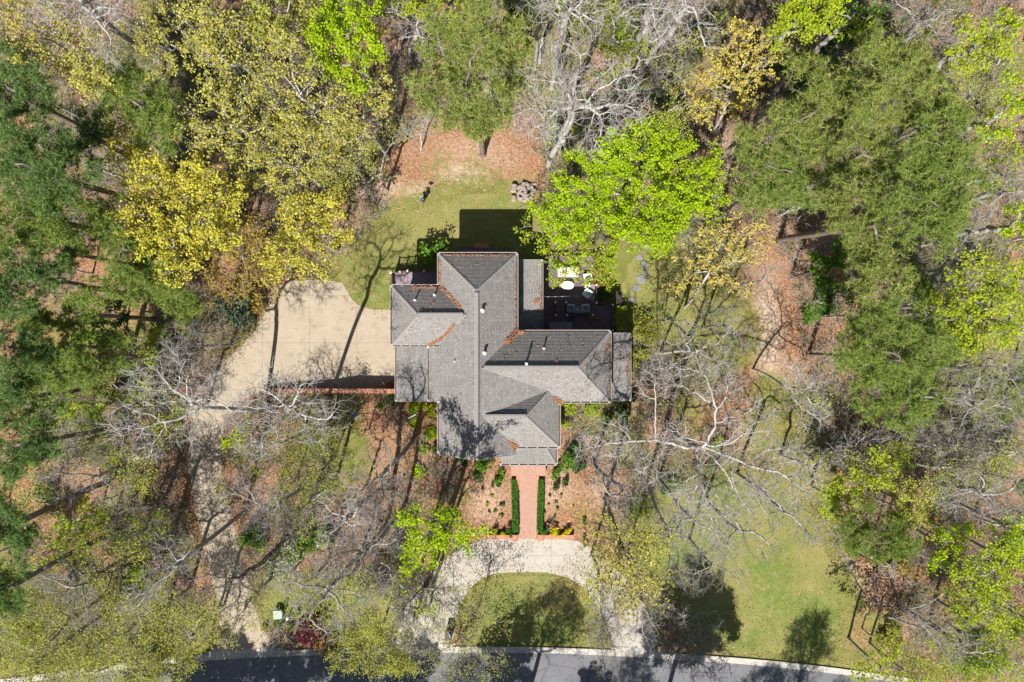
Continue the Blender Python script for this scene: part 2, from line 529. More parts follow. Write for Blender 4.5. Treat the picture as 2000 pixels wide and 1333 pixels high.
gx = axis(-62, 62, .4, 0); gy = axis(-46, 44, .4, 0)
X, Y = np.meshgrid(gx, gy); xs, ys = X.ravel(), Y.ravel()
nx, ny = len(gx), len(gy)
far = np.maximum(0, np.maximum(np.abs(xs) - 60, np.abs(ys) - 43))
zs = -.004 - .0 * far
ii = np.arange(nx * ny).reshape(ny, nx)
quads = np.stack([ii[:-1, :-1], ii[:-1, 1:], ii[1:, 1:], ii[1:, :-1]], -1).reshape(-1, 4)
me = mesh_np('ground', np.stack([xs, ys, zs], 1), [quads])
grass = np.zeros(len(xs))
for kx, poly in lawn_polys.items():
    grass = np.maximum(grass, sstep(-4.5, .8, poly_sd(xs, ys, poly)))
for px, py, r, s in [(120, 1270, 260, .8), (330, 1260, 200, .8), (640, 1190, 120, .75), (620, 930, 110, .55), (1250, 1040, 120, .6), (1400, 1000, 130, .6),
                     (1600, 1250, 100, .6), (1760, 1280, 90, .55), (1330, 600, 130, .55), (930, 330, 60, .5), (860, 330, 70, .45), (1900, 1250, 120, .45),
                     (560, 300, 160, .35), (1550, 830, 80, .3), (1660, 930, 90, .4), (1100, 60, 140, .5), (900, 970, 50, .5), (1470, 130, 100, .4),
                     (1150, 1000, 70, .35), (80, 900, 150, .3), (700, 640, 10, .0), (480, 1060, 80, .4)]:
    c = G(px, py)
    grass = np.maximum(grass, s * sstep(1.0, .2, np.hypot(xs - c[0], ys - c[1]) / (r * PXM)))
grass = np.maximum(grass, .80 * sstep(.36, .66, fbm(xs, ys, 9, 77)) * (np.abs(xs) < 60)
                   * (1 - sstep(1.25, .9, np.hypot((xs - G(1035, 960)[0]) / 8.5, (ys - G(1035, 960)[1]) / 6)))
                   * (1 - sstep(1.25, .9, np.hypot((xs - G(890, 345)[0]) / 7.5, (ys - G(890, 345)[1]) / 4.0))))
dirt = np.zeros(len(xs))
for px, py, rx, ry, s in [(820, 385, 60, 40, 1), (905, 345, 75, 42, 1), (760, 380, 60, 60, .6), (1500, 650, 45, 150, .95), (1500, 850, 70, 120, .7), (1640, 1180, 40, 130, .8),
                          (1690, 1150, 70, 80, .5), (1420, 300, 60, 70, .35), (930, 300, 120, 60, .35), (1610, 1070, 40, 40, .8), (1080, 960, 70, 60, .45), (950, 980, 60, 70, .45),
                          (700, 1000, 110, 90, .3), (1180, 960, 60, 60, .4)]:
    c = G(px, py)
    dirt = np.maximum(dirt, s * sstep(1.0, .15, np.hypot((xs - c[0]) / rx, (ys - c[1]) / ry) / PXM))
for nm, arr in (('grass', grass), ('dirt', dirt)):
    at = me.attributes.new(nm, 'FLOAT', 'POINT'); at.data.foreach_set('value', arr.astype(np.float32))
o = link('ground', me, M_GROUND); o['kind'] = 'structure'

for kx, poly in lawn_polys.items():
    sheet('lawn', poly, .004, M_GRASS)
sheet('driveway', rough(smooth_poly(drive_poly, 1), .05, 70, .4), .012, M_DRIVE)
sheet('front_driveway', rough(smooth_poly(front_poly, 1), .04, 71, .4), .016, M_FRONT)
# joint line across the front drive: a shallow groove strip of darker mortar
# road, kerb
rd = road_edge + [(road_edge[-1][0], -120), (road_edge[0][0], -120)]
far_edge = [(p[0], p[1] - 7.2) for p in road_edge]
m = MB()
for i in range(len(road_edge) - 1):
    a, b, c, d = road_edge[i], road_edge[i + 1], far_edge[i + 1], far_edge[i]
    m.add([(d[0], d[1], .008), (c[0], c[1], .008), (b[0], b[1], .008), (a[0], a[1], .008)], [(0, 1, 2, 3)])
o = m.build('road', M_ROAD); o['kind'] = 'structure'


def kerb(line, off, name):
    m = MB(); prev = None
    prof = [(0, .0), (0, .13), (-.16, .12), (-.22, .03), (-.62, .02), (-.62, .0)]
    V = []; F = []
    for p in line:
        for q, z in prof: V.append((p[0], p[1] + q * off, z + .004))
    k = len(prof)
    for i in range(len(line) - 1):
        for j in range(k - 1):
            F.append((i * k + j, i * k + j + 1, (i + 1) * k + j + 1, (i + 1) * k + j) if off < 0 else
                     (i * k + j, (i + 1) * k + j, (i + 1) * k + j + 1, i * k + j + 1))
    m.add(V, F)
    o = m.build(name, M_KERB); o['kind'] = 'structure'


def resample(line, step):
    P = np.array(line); d = np.concatenate([[0], np.cumsum(np.linalg.norm(np.diff(P, axis=0), axis=1))])
    t = np.arange(0, d[-1], step)
    return list(zip(np.interp(t, d, P[:, 0]), np.interp(t, d, P[:, 1])))


# the kerb drops where the drives cross it
def kerb_pieces():
    line = resample(kerb_line, .5); cur = []; out = []
    for p in line:
        low = any(G(a, 1270)[0] < p[0] < G(b, 1270)[0] for a, b in ((408, 548), (772, 882), (1200, 1290)))
        if low:
            if len(cur) > 1: out.append(('up', cur))
            cur = []
        else: cur.append(p)
    out.append(('up', cur))
    return out


for _, ln in kerb_pieces(): kerb(ln, 1.0, 'kerb')
for a, b in ((408, 548), (772, 882), (1200, 1290)):
    ln = [p for p in resample(kerb_line, .25) if G(a, 1270)[0] - .5 < p[0] < G(b, 1270)[0] + .5]
    m = MB()
    for p, q in zip(ln[:-1], ln[1:]):
        m.add([(p[0], p[1] - .62, .021), (q[0], q[1] - .62, .021), (q[0], q[1] + .25, .030), (p[0], p[1] + .25, .030)], [(0, 1, 2, 3)])
    o = m.build('driveway_apron', M_KERB); o['kind'] = 'structure'
kerb([(p[0], p[1]) for p in resample(far_edge, .5)], -1.0, 'kerb')

# ------------------------------------------------------------------ the house
ZE = 6.5; KP = 0.80
house = empty('brick_house', G(1000, 700, 0), 'large brick house with grey shingled hip roofs meeting at several ridges', 'house')
RIDGES = []


def clip(poly, axis_v, keep_ge, val):
    out = []
    for i in range(len(poly)):
        a, b = poly[i], poly[(i + 1) % len(poly)]
        ia = (a[1] >= val) if keep_ge else (a[1] <= val); ib = (b[1] >= val) if keep_ge else (b[1] <= val)
        if ia: out.append(a)
        if ia != ib:
            t = (val - a[1]) / (b[1] - a[1]); out.append((a[0] + (b[0] - a[0]) * t, val))
    return out


def slope(pts, course=.16):
    P = [np.array(p, float) for p in pts]
    n = np.zeros(3)
    for i in range(len(P)): n += np.cross(P[i] - P[0], P[(i + 1) % len(P)] - P[0])
    if n[2] < 0: n = -n
    n /= np.linalg.norm(n)
    u = np.cross((0, 0, 1), n); u /= np.linalg.norm(u); v = np.cross(n, u)
    base = min(P, key=lambda p: p @ v); off = base
    uv = [((p - off) @ u, (p - off) @ v) for p in P]
    # keep ccw
    ar = sum(uv[i][0] * uv[(i + 1) % len(uv)][1] - uv[(i + 1) % len(uv)][0] * uv[i][1] for i in range(len(uv)))
    if ar < 0: uv = uv[::-1]
    vmax = max(q[1] for q in uv)
    V = []; F = []; UV = []
    i = 0
    while i * course < vmax - 1e-4:
        v0, v1 = i * course, min(vmax, (i + 1) * course)
        pl = clip(clip(uv, 1, True, v0), 1, False, v1)
        if len(pl) >= 3:
            s = len(V)
            for q in pl:
                lift = .030 - .024 * (q[1] - v0) / course
                V.append(off + u * q[0] + v * q[1] + n * lift); UV.append((q[0], v0 + (q[1] - v0) * .98 + .001))
            F.append(tuple(range(s, s + len(pl))))
            lo = [q[0] for q in pl if abs(q[1] - v0) < 1e-6]
            if len(lo) >= 2:
                a, b = min(lo), max(lo); s = len(V)
                for uu, l in ((a, -.01), (b, -.01), (b, .030), (a, .030)):
                    V.append(off + u * uu + v * v0 + n * l); UV.append((uu, v0 + .002))
                F.append((s, s + 1, s + 2, s + 3))
        i += 1
    me = bpy.data.meshes.new('roof_slope')
    hl = np.array(house.location)
    me.from_pydata([tuple(p - hl) for p in V], [], F); me.update()
    ul = me.uv_layers.new(name='UVMap')
    for lp in me.loops: ul.data[lp.index].uv = UV[lp.vertex_index]
    return link('roof_slope', me, M_SHINGLE, house)


def R(px, py, up=0.0, ze=ZE):
    """point of the roof: eave-plane pixel, raised by up pixels of run times the pitch"""
    p = G(px, py, ze); s = PXM * (HC - ze) / HC
    p[2] = ze + up * s * KP
    return p


# main north-south roof
A1, A2, A3 = 858, 1008, 497
am = 933.5; ah = 75
slope([R(A1, A3), R(A1, 888), R(am, 888, ah), R(am, A3 + ah, ah)])
slope([R(A2, 888), R(A2, A3), R(am, A3 + ah, ah), R(am, 888, ah)])
slope([R(A2, A3), R(A1, A3), R(am, A3 + ah, ah)])
slope([R(A1, 676), R(836, 676, -22), R(836, 784, -22), R(A1, 784)])
# west wing
slope([R(925, 560), R(766, 560), R(823, 617, 57), R(925, 617, 57)])
slope([R(766, 674), R(925, 674), R(925, 617, 57), R(823, 617, 57)])
slope([R(766, 560), R(766, 674), R(823, 617, 57)])
# east wing
slope([R(1190, 649), R(940, 649), R(940, 716.5, 67.5), R(1124, 716.5, 67.5)])
slope([R(940, 784), R(1190, 784), R(1124, 716.5, 67.5), R(940, 716.5, 67.5)])
slope([R(1190, 784), R(1190, 649), R(1124, 716.5, 67.5)])
# front cross roof and the cricket between the two
slope([R(943, 873), R(1091, 873), R(1026, 808, 65), R(943, 808, 65)])
slope([R(1091, 873), R(1091, 743), R(1026, 808, 65)])
slope([R(1091, 743), R(943, 743), R(943, 808, 65), R(1026, 808, 65)])
slope([R(942, 715, 66.5), R(942, 810, 66.5), R(1068, 763, 22)])
# lower roofs
def low(px, py, z): return G(px, py, z)
slope([low(978, 906, 5.0), low(1085, 906, 5.0), low(1062, 868, 5.75), low(978, 868, 5.75)])
slope([low(1085, 906, 5.0), low(1085, 868, 5.0), low(1062, 868, 5.75)])
slope([low(992, 649, 4.45), low(1057, 648, 3.95), low(1057, 509, 3.95), low(992, 509, 4.45)])
slope([low(1180, 782, 4.5), low(1229, 782, 3.95), low(1229, 652, 3.95), low(1180, 652, 4.5)])
slope([low(775, 674, 4.95), low(775, 783, 4.95), low(842, 783, 5.45), low(842, 674, 5.45)])


def cap(a, b, w=.30, h=.05, name='ridge_cap', vent=False):
    a = np.array(a); b = np.array(b); m = MB()
    d = b - a; d /= np.linalg.norm(d); s = np.cross(d, (0, 0, 1)); s /= np.linalg.norm(s); up = np.cross(s, d)
    dr = w * .30
    V = []; n = max(1, int(np.linalg.norm(b - a) / .3))
    if vent:
        m.beam(a + up * .07, b + up * .07, w, .06)
        m.beam(a + up * .108, b + up * .108, w * .5, .02)
    else:
        for i in range(n):
            p = a + (b - a) * i / n; q = a + (b - a) * (i + 1) / n
            k = len(m.v)
            pts = []
            for r, lf in ((p, h + .025), (q, h)):
                pts += [r - s * w / 2 + up * (lf - dr), r + up * lf, r + s * w / 2 + up * (lf - dr)]
            m.add(pts, [(0, 1, 4, 3), (1, 2, 5, 4), (0, 2, 1), (3, 4, 5)])
    return m.build(name, M_RIDGE, house)


cap(R(am, A3 + ah + 4, ah), R(am, 889, ah), .36, name='ridge_vent', vent=True)
cap(R(823, 617, 57), R(908, 617, 57), .34, name='ridge_vent', vent=True)
cap(R(948, 716.5, 67.5), R(1124, 716.5, 67.5), .34, name='ridge_vent', vent=True)
cap(R(950, 808, 65), R(1026, 808, 65), .34, name='ridge_vent', vent=True)
for a, b in ((R(A1, A3), R(am, A3 + ah, ah)), (R(A2, A3), R(am, A3 + ah, ah)),
             (R(766, 560), R(823, 617, 57)), (R(766, 674), R(823, 617, 57)),
             (R(1190, 649), R(1124, 716.5, 67.5)), (R(1190, 784), R(1124, 716.5, 67.5)),
             (R(1091, 873), R(1026, 808, 65)), (R(1069, 765, 22), R(1026, 808, 65)),
             (low(1085, 906, 5.0), low(1062, 868, 5.75))):
    cap(a, b, .26)


def gutter(a, b, straps=True, w=.12):
    a = np.array(a); b = np.array(b); d = b - a; L = np.linalg.norm(d); d /= L
    o = np.array([d[1], -d[0], 0.0]); o /= np.linalg.norm(o)
    m = MB()
    m.beam(a + o * (w + .05) + (0, 0, -.05), b + o * (w + .05) + (0, 0, -.05), .035, .13)
    m.beam(a + o * .015 + (0, 0, -.16), b + o * .015 + (0, 0, -.16), .03, .24)
    for e in (a, b): m.box(e + o * .09 + (0, 0, -.06), (.16, .16, .12), math.atan2(d[1], d[0]))
    if straps:
        n = int(L / .75)
        for i in range(1, n):
            m.box(a + d * L * i / n + o * .09 + (0, 0, .005), (.09, .20, .02), math.atan2(d[1], d[0]))
    g = m.build('gutter', M_GUTTER, house)
    t = MB(); t.beam(a + o * .09 + (0, 0, -.08), b + o * .09 + (0, 0, -.08), .115, .03)
    q = t.build('gutter_trough', M_TROUGH)
    q.data.transform(__import__('mathutils').Matrix.Translation(-house.location)); q.parent = g


for a, b, st in ((R(A2, A3), R(A1, A3), False), (R(A1, A3), R(A1, 556), False), (R(A2, 645), R(A2, A3), False), (R(861, 560), R(766, 560), True),
                 (R(766, 560), R(766, 674), False), (R(766, 674), R(836, 674), True), (R(836, 680, -22), R(836, 784, -22), False),
                 (R(1190, 649), R(1010, 649), False), (R(1190, 784), R(1190, 649), False), (R(1097, 784), R(1190, 784), True),
                 (R(1091, 873), R(1091, 790), False), (R(1008, 873), R(1091, 873), True), (low(978, 906, 5), low(1085, 906, 5), True),
                 (low(1085, 906, 5), low(1085, 876, 5), False), (low(1057, 648, 3.95), low(1057, 509, 3.95), False),
                 (low(1229, 782, 3.95), low(1229, 652, 3.95), False), (low(775, 674, 4.95), low(775, 783, 4.95), False), (R(A1, 786), R(A1, 884), False)):
    gutter(a, b, st)
# rake boards
dz = np.array([0, 0, -.08])
for a, b in ((R(A1, 889), R(am, 889, ah)), (R(am, 889, ah), R(A2, 889)), (R(836, 785, -22), R(A1, 785)), (low(775, 784, 4.95), low(842, 784, 5.45)),
             (low(992, 508, 4.45), low(1057, 508, 3.95)), (low(1180, 783, 4.5), low(1229, 783, 3.95)), (low(1180, 651, 4.5), low(1229, 651, 3.95))):
    MB().beam(a + dz, b + dz, .05, .2).build('rake_board', M_GUTTER, house)



def rect_px(x0, x1, y0, y1, z, inset):
    a = G(x0, y1, z); b = G(x1, y0, z)
    return [(a[0] + inset, a[1] + inset), (b[0] - inset, a[1] + inset), (b[0] - inset, b[1] - inset), (a[0] + inset, b[1] - inset)]


WIN = []
for (x0, x1, y0, y1, ins, zt) in ((858, 1008, 497, 885, .45, 6.38), (766, 900, 560, 674, .47, 6.37), (945, 1190, 649, 784, .46, 6.36),
                                  (950, 1091, 745, 873, .48, 6.35)):
    pr = rect_px(x0, x1, y0, y1, ZE, ins)
    MB().prism(pr, 0, zt).build('wall', M_WALL, house)
MB().prism(rect_px(775, 868, 676, 782, 4.95, .3), 0, 4.8).build('wall', M_WALL, house)
MB().prism(rect_px(1170, 1229, 652, 782, 3.95, .35), 0, 3.8).build('wall', M_WALL, house)
# south gable
g = MB(); a, b, c = R(A1 + 9, 880), R(A2 - 9, 880), R(am, 880, ah - 8)
g.add([a, b, c, a + (0, .2, 0), b + (0, .2, 0), c + (0, .2, 0)], [(0, 1, 2), (5, 4, 3), (0, 3, 4, 1), (1, 4, 5, 2), (2, 5, 3, 0)]).build('gable_wall', M_WALL, house)
# porch columns
for px, z in ((985, 4.9), (1032, 4.9), (1079, 4.9)):
    p = G(px, 902, 5.0)
    MB().cyl((p[0], p[1] + .15, .9), (p[0], p[1] + .15, z), .13, .11, 12).build('porch_column', M_WHITE, house)
for py in (520, 580, 640):
    p = G(1053, py, 4); MB().box((p[0] - .1, p[1], 1.9), (.16, .16, 3.9)).build('porch_post', M_WHITE, house)


def window(c, w, h, face):
    """face: outward unit direction (x,y)"""
    rz = math.atan2(face[1], face[0]) - math.pi / 2
    c = np.array(c, float); o = np.array([face[0], face[1], 0.0])
    m = MB(); t = np.array([-o[1], o[0], 0])
    for s in (-1, 1):
        m.box(c + t * s * w / 2 + o * .03, (.09, .10, h + .09), rz)
        m.box(c + np.array([0, 0, s * h / 2]) + o * .035, (w, .10, .09), rz)
    m.box(c + o * .03, (.05, .06, h), rz)
    f = m.build('window', M_WHITE, house)
    q = MB().box(c + o * .012, (w, .02, h), rz).build('pane', M_GLASS)
    q.data.transform(__import__('mathutils').Matrix.Translation(-house.location)); q.parent = f


for px, py, z, fc in ((900, 497, 4.6, (0, 1)), (965, 497, 4.6, (0, 1)), (930, 497, 1.8, (0, 1)), (800, 560, 4.4, (0, 1)), (1060, 649, 4.6, (0, 1)),
                      (1140, 649, 4.6, (0, 1)), (1120, 784, 4.6, (0, -1)), (1160, 784, 1.9, (0, -1)), (1030, 873, 4.6, (0, -1)), (1070, 873, 1.9, (0, -1)),
                      (890, 885, 4.6, (0, -1)), (890, 885, 1.9, (0, -1)), (766, 600, 4.4, (-1, 0)), (766, 640, 4.4, (-1, 0)), (858, 520, 4.6, (-1, 0)), (858, 840, 4.6, (-1, 0)),
                      (1091, 840, 4.6, (1, 0)), (1008, 540, 2.2, (1, 0)), (1008, 600, 2.2, (1, 0))):
    ins = {497: .45, 560: .47, 649: .46, 784: .46, 873: .48, 885: .45}.get(py if fc[0] == 0 else 0, {766: .47, 858: .45, 1091: .48, 1008: .45}.get(px, .45))
    p = G(px, py, ZE); p[2] = z
    p[0] -= fc[0] * ins; p[1] -= fc[1] * ins
    window(p, 1.2, 1.6, fc)


p = G(1012, 873, ZE); p[1] += .48
dm = m_plain('dark_red_door', (.16, .035, .03), .45, .1, 3)
d_ = MB().box((p[0], p[1] - .03, 2.0), (1.0, .06, 2.15)).build('door', dm, house)
h_ = MB().box((p[0] + .4, p[1] - .08, 1.95), (.04, .06, .16)).build('handle', M_BLACK)
h_.data.transform(__import__('mathutils').Matrix.Translation(-house.location)); h_.parent = d_
MB().box((p[0], p[1] - .02, 3.13), (1.2, .05, .10)).build('door_frame', M_WHITE, house)


def roof_z(px, py):
    """height of the roof planes at an eave-plane pixel"""
    s = PXM * (HC - ZE) / HC * KP
    zA = min(px - 858, 1008 - px, py - 497) if 497 < py < 888 else -99
    zB = min(px - 766, py - 560, 674 - py) if px < 925 else -99
    zC = min(1190 - px, py - 649, 784 - py) if px > 940 else -99
    zE = min(1091 - px, py - 743, 873 - py) if px > 943 else -99
    return ZE + s * max(zA, zB, zC, zE)


# plumbing vents on the roof (pixels of the visible foot)
for px, py, r, h in ((942, 607, .11, .55), (946, 690, .11, .65), (1028, 711, .09, .8), (1062, 681, .07, .45), (811, 587, .07, .45), (849, 577, .07, .45), (888, 706, .05, .3)):
    f = 1.02
    ex, ey = 1000 + (px - 1000) / f, 666.5 + (py - 666.5) / f
    z = roof_z(ex, ey); p = G(px, py, z)
    m = MB(); m.lathe((p[0], p[1], z - .05), [(.20 * r / .11, .0), (.18 * r / .11, .10), (r, .14), (r, h), (r * 1.25, h), (r * 1.25, h + .08), (0, h + .10)], 12)
    m.build('vent_pipe', M_WHITE, house)

# needles and leaves caught in valleys and gutters
def straw(pts, n, seed, spread=.35):
    r = np.random.default_rng(seed); V = []; F = []
    P = np.array([p for p in pts])
    seg = r.integers(0, len(P) - 1, n); t = r.random(n)
    c = P[seg] * (1 - t)[:, None] + P[seg + 1] * t[:, None]
    wv = np.array([spread if np.isscalar(spread) else spread[i] for i in seg])
    c[:, :2] += r.normal(0, 1, (n, 2)) * wv[:, None] * .5
    return c


def strips(c, ln, wd, seed, tilt=.25):
    r = np.random.default_rng(seed); n = len(c)
    a = r.random(n) * 2 * math.pi
    d = np.stack([np.cos(a), np.sin(a), r.normal(0, tilt, n)], 1) * ln / 2
    s = np.stack([-np.sin(a), np.cos(a), r.normal(0, tilt, n)], 1) * wd / 2
    V = np.stack([c - d - s, c + d - s, c + d + s, c - d + s], 1).reshape(-1, 3)
    return V, np.arange(4 * n).reshape(-1, 4)


M_STRAW = m_leaf('fallen_pine_straw', [(.26, .12, .065), (.34, .165, .09), (.40, .22, .13), (.18, .08, .05)], 0)


def rz_pts(lst):
    return [np.array([*G(x, y, ZE)[:2], roof_z(x, y) + .06]) for x, y in lst]


SC_ = [(rz_pts([(862, 562), (872, 570), (892, 592), (905, 606)]), 260, .24), (rz_pts([(836, 674), (850, 668), (868, 657), (880, 645), (890, 634)]), 260, .18),
       (rz_pts([(1009, 650), (1003, 656), (996, 664), (990, 672)]), 520, .34), (rz_pts([(1010, 651), (1022, 652)]), 140, .20),
       (rz_pts([(1005, 872), (1001, 867), (994, 859)]), 300, .30), (rz_pts([(1094, 784), (1088, 782), (1081, 775)]), 360, .28),
       (rz_pts([(1000, 501), (930, 500), (868, 500)]), 110, .07), (rz_pts([(860, 505), (860, 556)]), 90, .09), (rz_pts([(1006, 640), (1006, 520)]), 50, .05),
       (rz_pts([(1188, 660), (1188, 770)]), 50, .06), (rz_pts([(1187, 665), (1184, 690)]), 50, .14), (rz_pts([(800, 563), (858, 563)]), 120, .10)]
for q, pts in enumerate(([(1055, 560), (1056, 640)], [(1052, 588), (1046, 590)], [(1227, 690), (1226, 740)])):
    SC_.append(([np.array([*G(x, y, 4.0)[:2], 4.1]) for x, y in pts], 40 if q != 1 else 90, .16))
cs = np.concatenate([straw(p, n, 300 + i, w) for i, (p, n, w) in enumerate(SC_)])
sc_x = RNG.uniform(770, 1188, 1200); sc_y = RNG.uniform(500, 884, 1200)
sc_ = [(x, y) for x, y in zip(sc_x, sc_y) if roof_z(x, y) > ZE + .1][:260]
cs = np.concatenate([cs, np.array(rz_pts(sc_))])
cs[:, 2] += RNG.random(len(cs)) * .06
V, F = strips(cs, .22, .035, 5)
o = link('pine_straw', mesh_np('pine_straw', V - np.array(house.location), [F]), M_STRAW, house); o['kind'] = 'stuff'

#@@SITE
# ------------------------------------------------------------------ brick walk, steps, garden walls
def pxrect(x0, x1, y0, y1, z): 
    a = G(x0, y1, z); b = G(x1, y0, z)
    return [(a[0], a[1]), (b[0], a[1]), (b[0], b[1]), (a[0], b[1])]


walk = MB().prism(pxrect(1013, 1048, 962, 1053, .05), -.1, .05).build('brick_walk', M_PAVER); walk['kind'] = 'structure'
steps = empty('brick_steps', G(1031, 945), 'brick steps and landing climbing from the walk to the porch', 'steps')
MB().prism(pxrect(998, 1066, 880, 930, .9), -.05, .9).build('landing', M_PAVER, steps)
for i in range(6):
    z = .9 - .14 * (i + 1) + .0
    y0 = 930 + i * 5.3
    MB().prism(pxrect(1013.3, 1047.7, y0 + .02, y0 + 5.3, z), -.05, z).build('step', M_PAVER, steps, bevel=.015)
for s, x in ((-1, 1010.6), (1, 1050.2)):
    edge = MB()
    prof = [(930, .92), (945, .62), (964, .22), (1030, .16), (1040, .16)]
    for (ya, za), (yb, zb) in zip(prof[:-1], prof[1:]):
        fl = 0 if yb < 1035 else s * 3
        a = G(x, ya, za); b = G(x + fl, yb, zb)
        edge.add([(a[0] - .11, a[1], -.05), (a[0] + .11, a[1], -.05), (b[0] + .11, b[1], -.05), (b[0] - .11, b[1], -.05),
                  (a[0] - .11, a[1], za), (a[0] + .11, a[1], za), (b[0] + .11, b[1], zb), (b[0] - .11, b[1], zb)],
                 [(0, 1, 2, 3), (7, 6, 5, 4), (0, 4, 5, 1), (1, 5, 6, 2), (2, 6, 7, 3), (3, 7, 4, 0)])
    tag(edge.build('brick_edging', M_BRICK), 'low brick edging along the %s side of the front walk' % ('left' if s < 0 else 'right'), 'edging')


def garden_wall(pts, th, label, caps=True, name='garden_wall'):
    """pts: (px, py, height) of the wall top"""
    c = G(pts[0][0], pts[0][1])
    root = empty(name, c, label, 'wall')
    w = MB(); cp = MB()
    for (xa, ya, ha), (xb, yb, hb) in zip(pts[:-1], pts[1:]):
        a = G(xa, ya, ha); b = G(xb, yb, hb); d = b - a; d[2] = 0; d /= np.linalg.norm(d); s = np.array([-d[1], d[0], 0]) 
        for mb, t, l0, l1 in ((w, th / 2, None, -.06), (cp, th / 2 + .03, -.06, 0.0)):
            V = []
            for p, h in ((a, ha), (b, hb)):
                for q in (-1, 1):
                    for z in ((-.05 if l0 is None else h + l0), h + l1):
                        V.append((p[0] + q * s[0] * t, p[1] + q * s[1] * t, z))
            mb.add(V, [(0, 1, 5, 4), (2, 6, 7, 3), (1, 3, 7, 5), (0, 4, 6, 2), (0, 2, 3, 1), (4, 5, 7, 6)])
    w.build('wall_body', M_BRICK, root)
    if caps:
        n = 0
        a = np.array(cp.v)
        cp.build('coping', M_BRICK, root)
    return root


garden_wall([(524, 764, .55), (560, 764, .8), (600, 764, 1.0), (640, 764, 1.15), (665, 764, 1.35), (690, 764, 1.55), (776, 765, 1.6)], .36,
            'long low red brick wall stepping down beside the tan driveway')
for s, label in ((-1, 'low red brick wall left of the walk behind the pale drive'), (1, 'low red brick wall right of the walk behind the pale drive')):
    xa, xb = (952, 1008) if s < 0 else (1054, 1120)
    rt = garden_wall([(xa, 1050, .6), (xb, 1050, .6)], .34, label)
    px = 1006 if s < 0 else 1056
    p = G(px, 1051, .75)
    pm = MB(); pm.box((p[0], p[1], .35), (.50, .50, .80)); pm.box((p[0], p[1], .79), (.58, .58, .08))
    pm.build('pillar', M_BRICK, rt, bevel=.01)

# ------------------------------------------------------------------ decks
def boards(poly_px, z, axis_x, w=.14, gap=.012, th=.04):
    """deck boards clipped to rectangles (x0,x1,y0,y1)"""
    m = MB()
    r = random.Random(3)
    for x0, x1, y0, y1 in poly_px:
        a = G(x0, y1, z); b = G(x1, y0, z)
        lo, hi = (a[1], b[1]) if axis_x else (a[0], b[0])
        t = lo
        while t < hi - .02:
            e = min(hi, t + w)
            dz = r.uniform(-.003, .003)
            if axis_x: m.box(((a[0] + b[0]) / 2, (t + e) / 2, z - th / 2 + dz), (b[0] - a[0] - .004, e - t - gap, th))
            else: m.box(((t + e) / 2, (a[1] + b[1]) / 2, z - th / 2 + dz), (e - t - gap, b[1] - a[1] - .004, th))
            t += w
    return m


ZD = 1.0
deck = empty('timber_deck', G(1130, 580), 'dark stained timber deck behind the east wing with railings and capped posts', 'deck')
q = boards([(1058, 1160, 500, 588), (1062, 1163, 588.4, 650), (1163.4, 1199, 596, 650)], ZD, False).build('deck_boards', M_DECK, deck); q['kind'] = 'stuff'
fr = MB()
for x0, x1, y0, y1 in ((1058, 1160, 500, 588), (1062, 1163, 588, 650), (1163, 1199, 596, 650)):
    a = G(x0, y1, ZD); b = G(x1, y0, ZD)
    fr.box(((a[0] + b[0]) / 2, (a[1] + b[1]) / 2, ZD - .17), (b[0] - a[0] - .06, b[1] - a[1] - .06, .22))
for x, y in ((1066, 506), (1156, 506), (1066, 640), (1195, 600), (1195, 645), (1110, 506)):
    p = G(x, y, ZD); fr.box((p[0], p[1], .4), (.14, .14, .84))
fr.build('deck_frame', M_DECKPOST, deck)
PT = {}
for i, (x, y) in enumerate(((1085, 591), (1106, 591), (1165, 592), (1197, 596), (1086, 616), (1108, 616), (1158, 616), (1165, 557), (1197, 646))):
    p = G(x, y, 2.0); PT[i] = p
    ps = MB().box((p[0], p[1], 1.5), (.11, .11, .96)).build('railing_post', M_DECKPOST, deck)
    c = MB(); c.box((p[0], p[1], 2.0), (.17, .17, .04)); c.add([(p[0] + a * .075, p[1] + b * .075, 2.02) for a, b in ((-1, -1), (1, -1), (1, 1), (-1, 1))] + [(p[0], p[1], 2.08)],
          [(0, 1, 4), (1, 2, 4), (2, 3, 4), (3, 0, 4)])
    cc = c.build('post_cap', M_WHITE); cc.data.transform(__import__('mathutils').Matrix.Translation(-deck.location)); cc.parent = ps
for a, b in ((0, 4), (1, 5), (2, 3), (4, 4), (5, 6), (2, 7), (3, 8)):
    if a == b: continue
    rl = MB(); A, B = PT[a], PT[b]
    rl.beam((A[0], A[1], 1.94), (B[0], B[1], 1.94), .09, .04); rl.beam((A[0], A[1], 1.12), (B[0], B[1], 1.12), .05, .06)
    n = max(2, int(np.linalg.norm(B - A) / .13))
    for i in range(1, n):
        p = A + (B - A) * i / n; rl.box((p[0], p[1], 1.53), (.03, .03, .80))
    rl.build('railing', M_DECKPOST, deck)
# built-in slatted bench by the right railing
for i in range(4):
    a = G(1153.5 + i * 2.4, 556, 1.45); b = G(1153.5 + i * 2.4, 590 - (3 - i) * 1.2, 1.45)
    MB().beam(a, b, .09, .04).build('bench_slat', m_plain('weathered_slat', (.30, .25, .26), .8, .2, 6) if i == 0 else bpy.data.materials['weathered_slat'], deck)
st = MB()
for i in range(3):
    p = G(1206 + 0, 582 + i * 8, .7 - .2 * i); st.box((p[0] + .25 * i, p[1], .75 - .22 * i), (.3, 1.2, .05))
st.build('deck_stairs', M_DECKPOST, deck)
for x, y in ((1200, 578), (1209, 577), (1209, 592)):
    p = G(x, y, 1.5); MB().box((p[0], p[1], .75), (.1, .1, 1.5)).build('stair_post', M_DECKPOST, deck)
a, b = G(1200, 578, 1.5), G(1209, 577, 1.5); MB().beam(a, b, .08, .05).build('stair_rail', M_DECKPOST, deck)
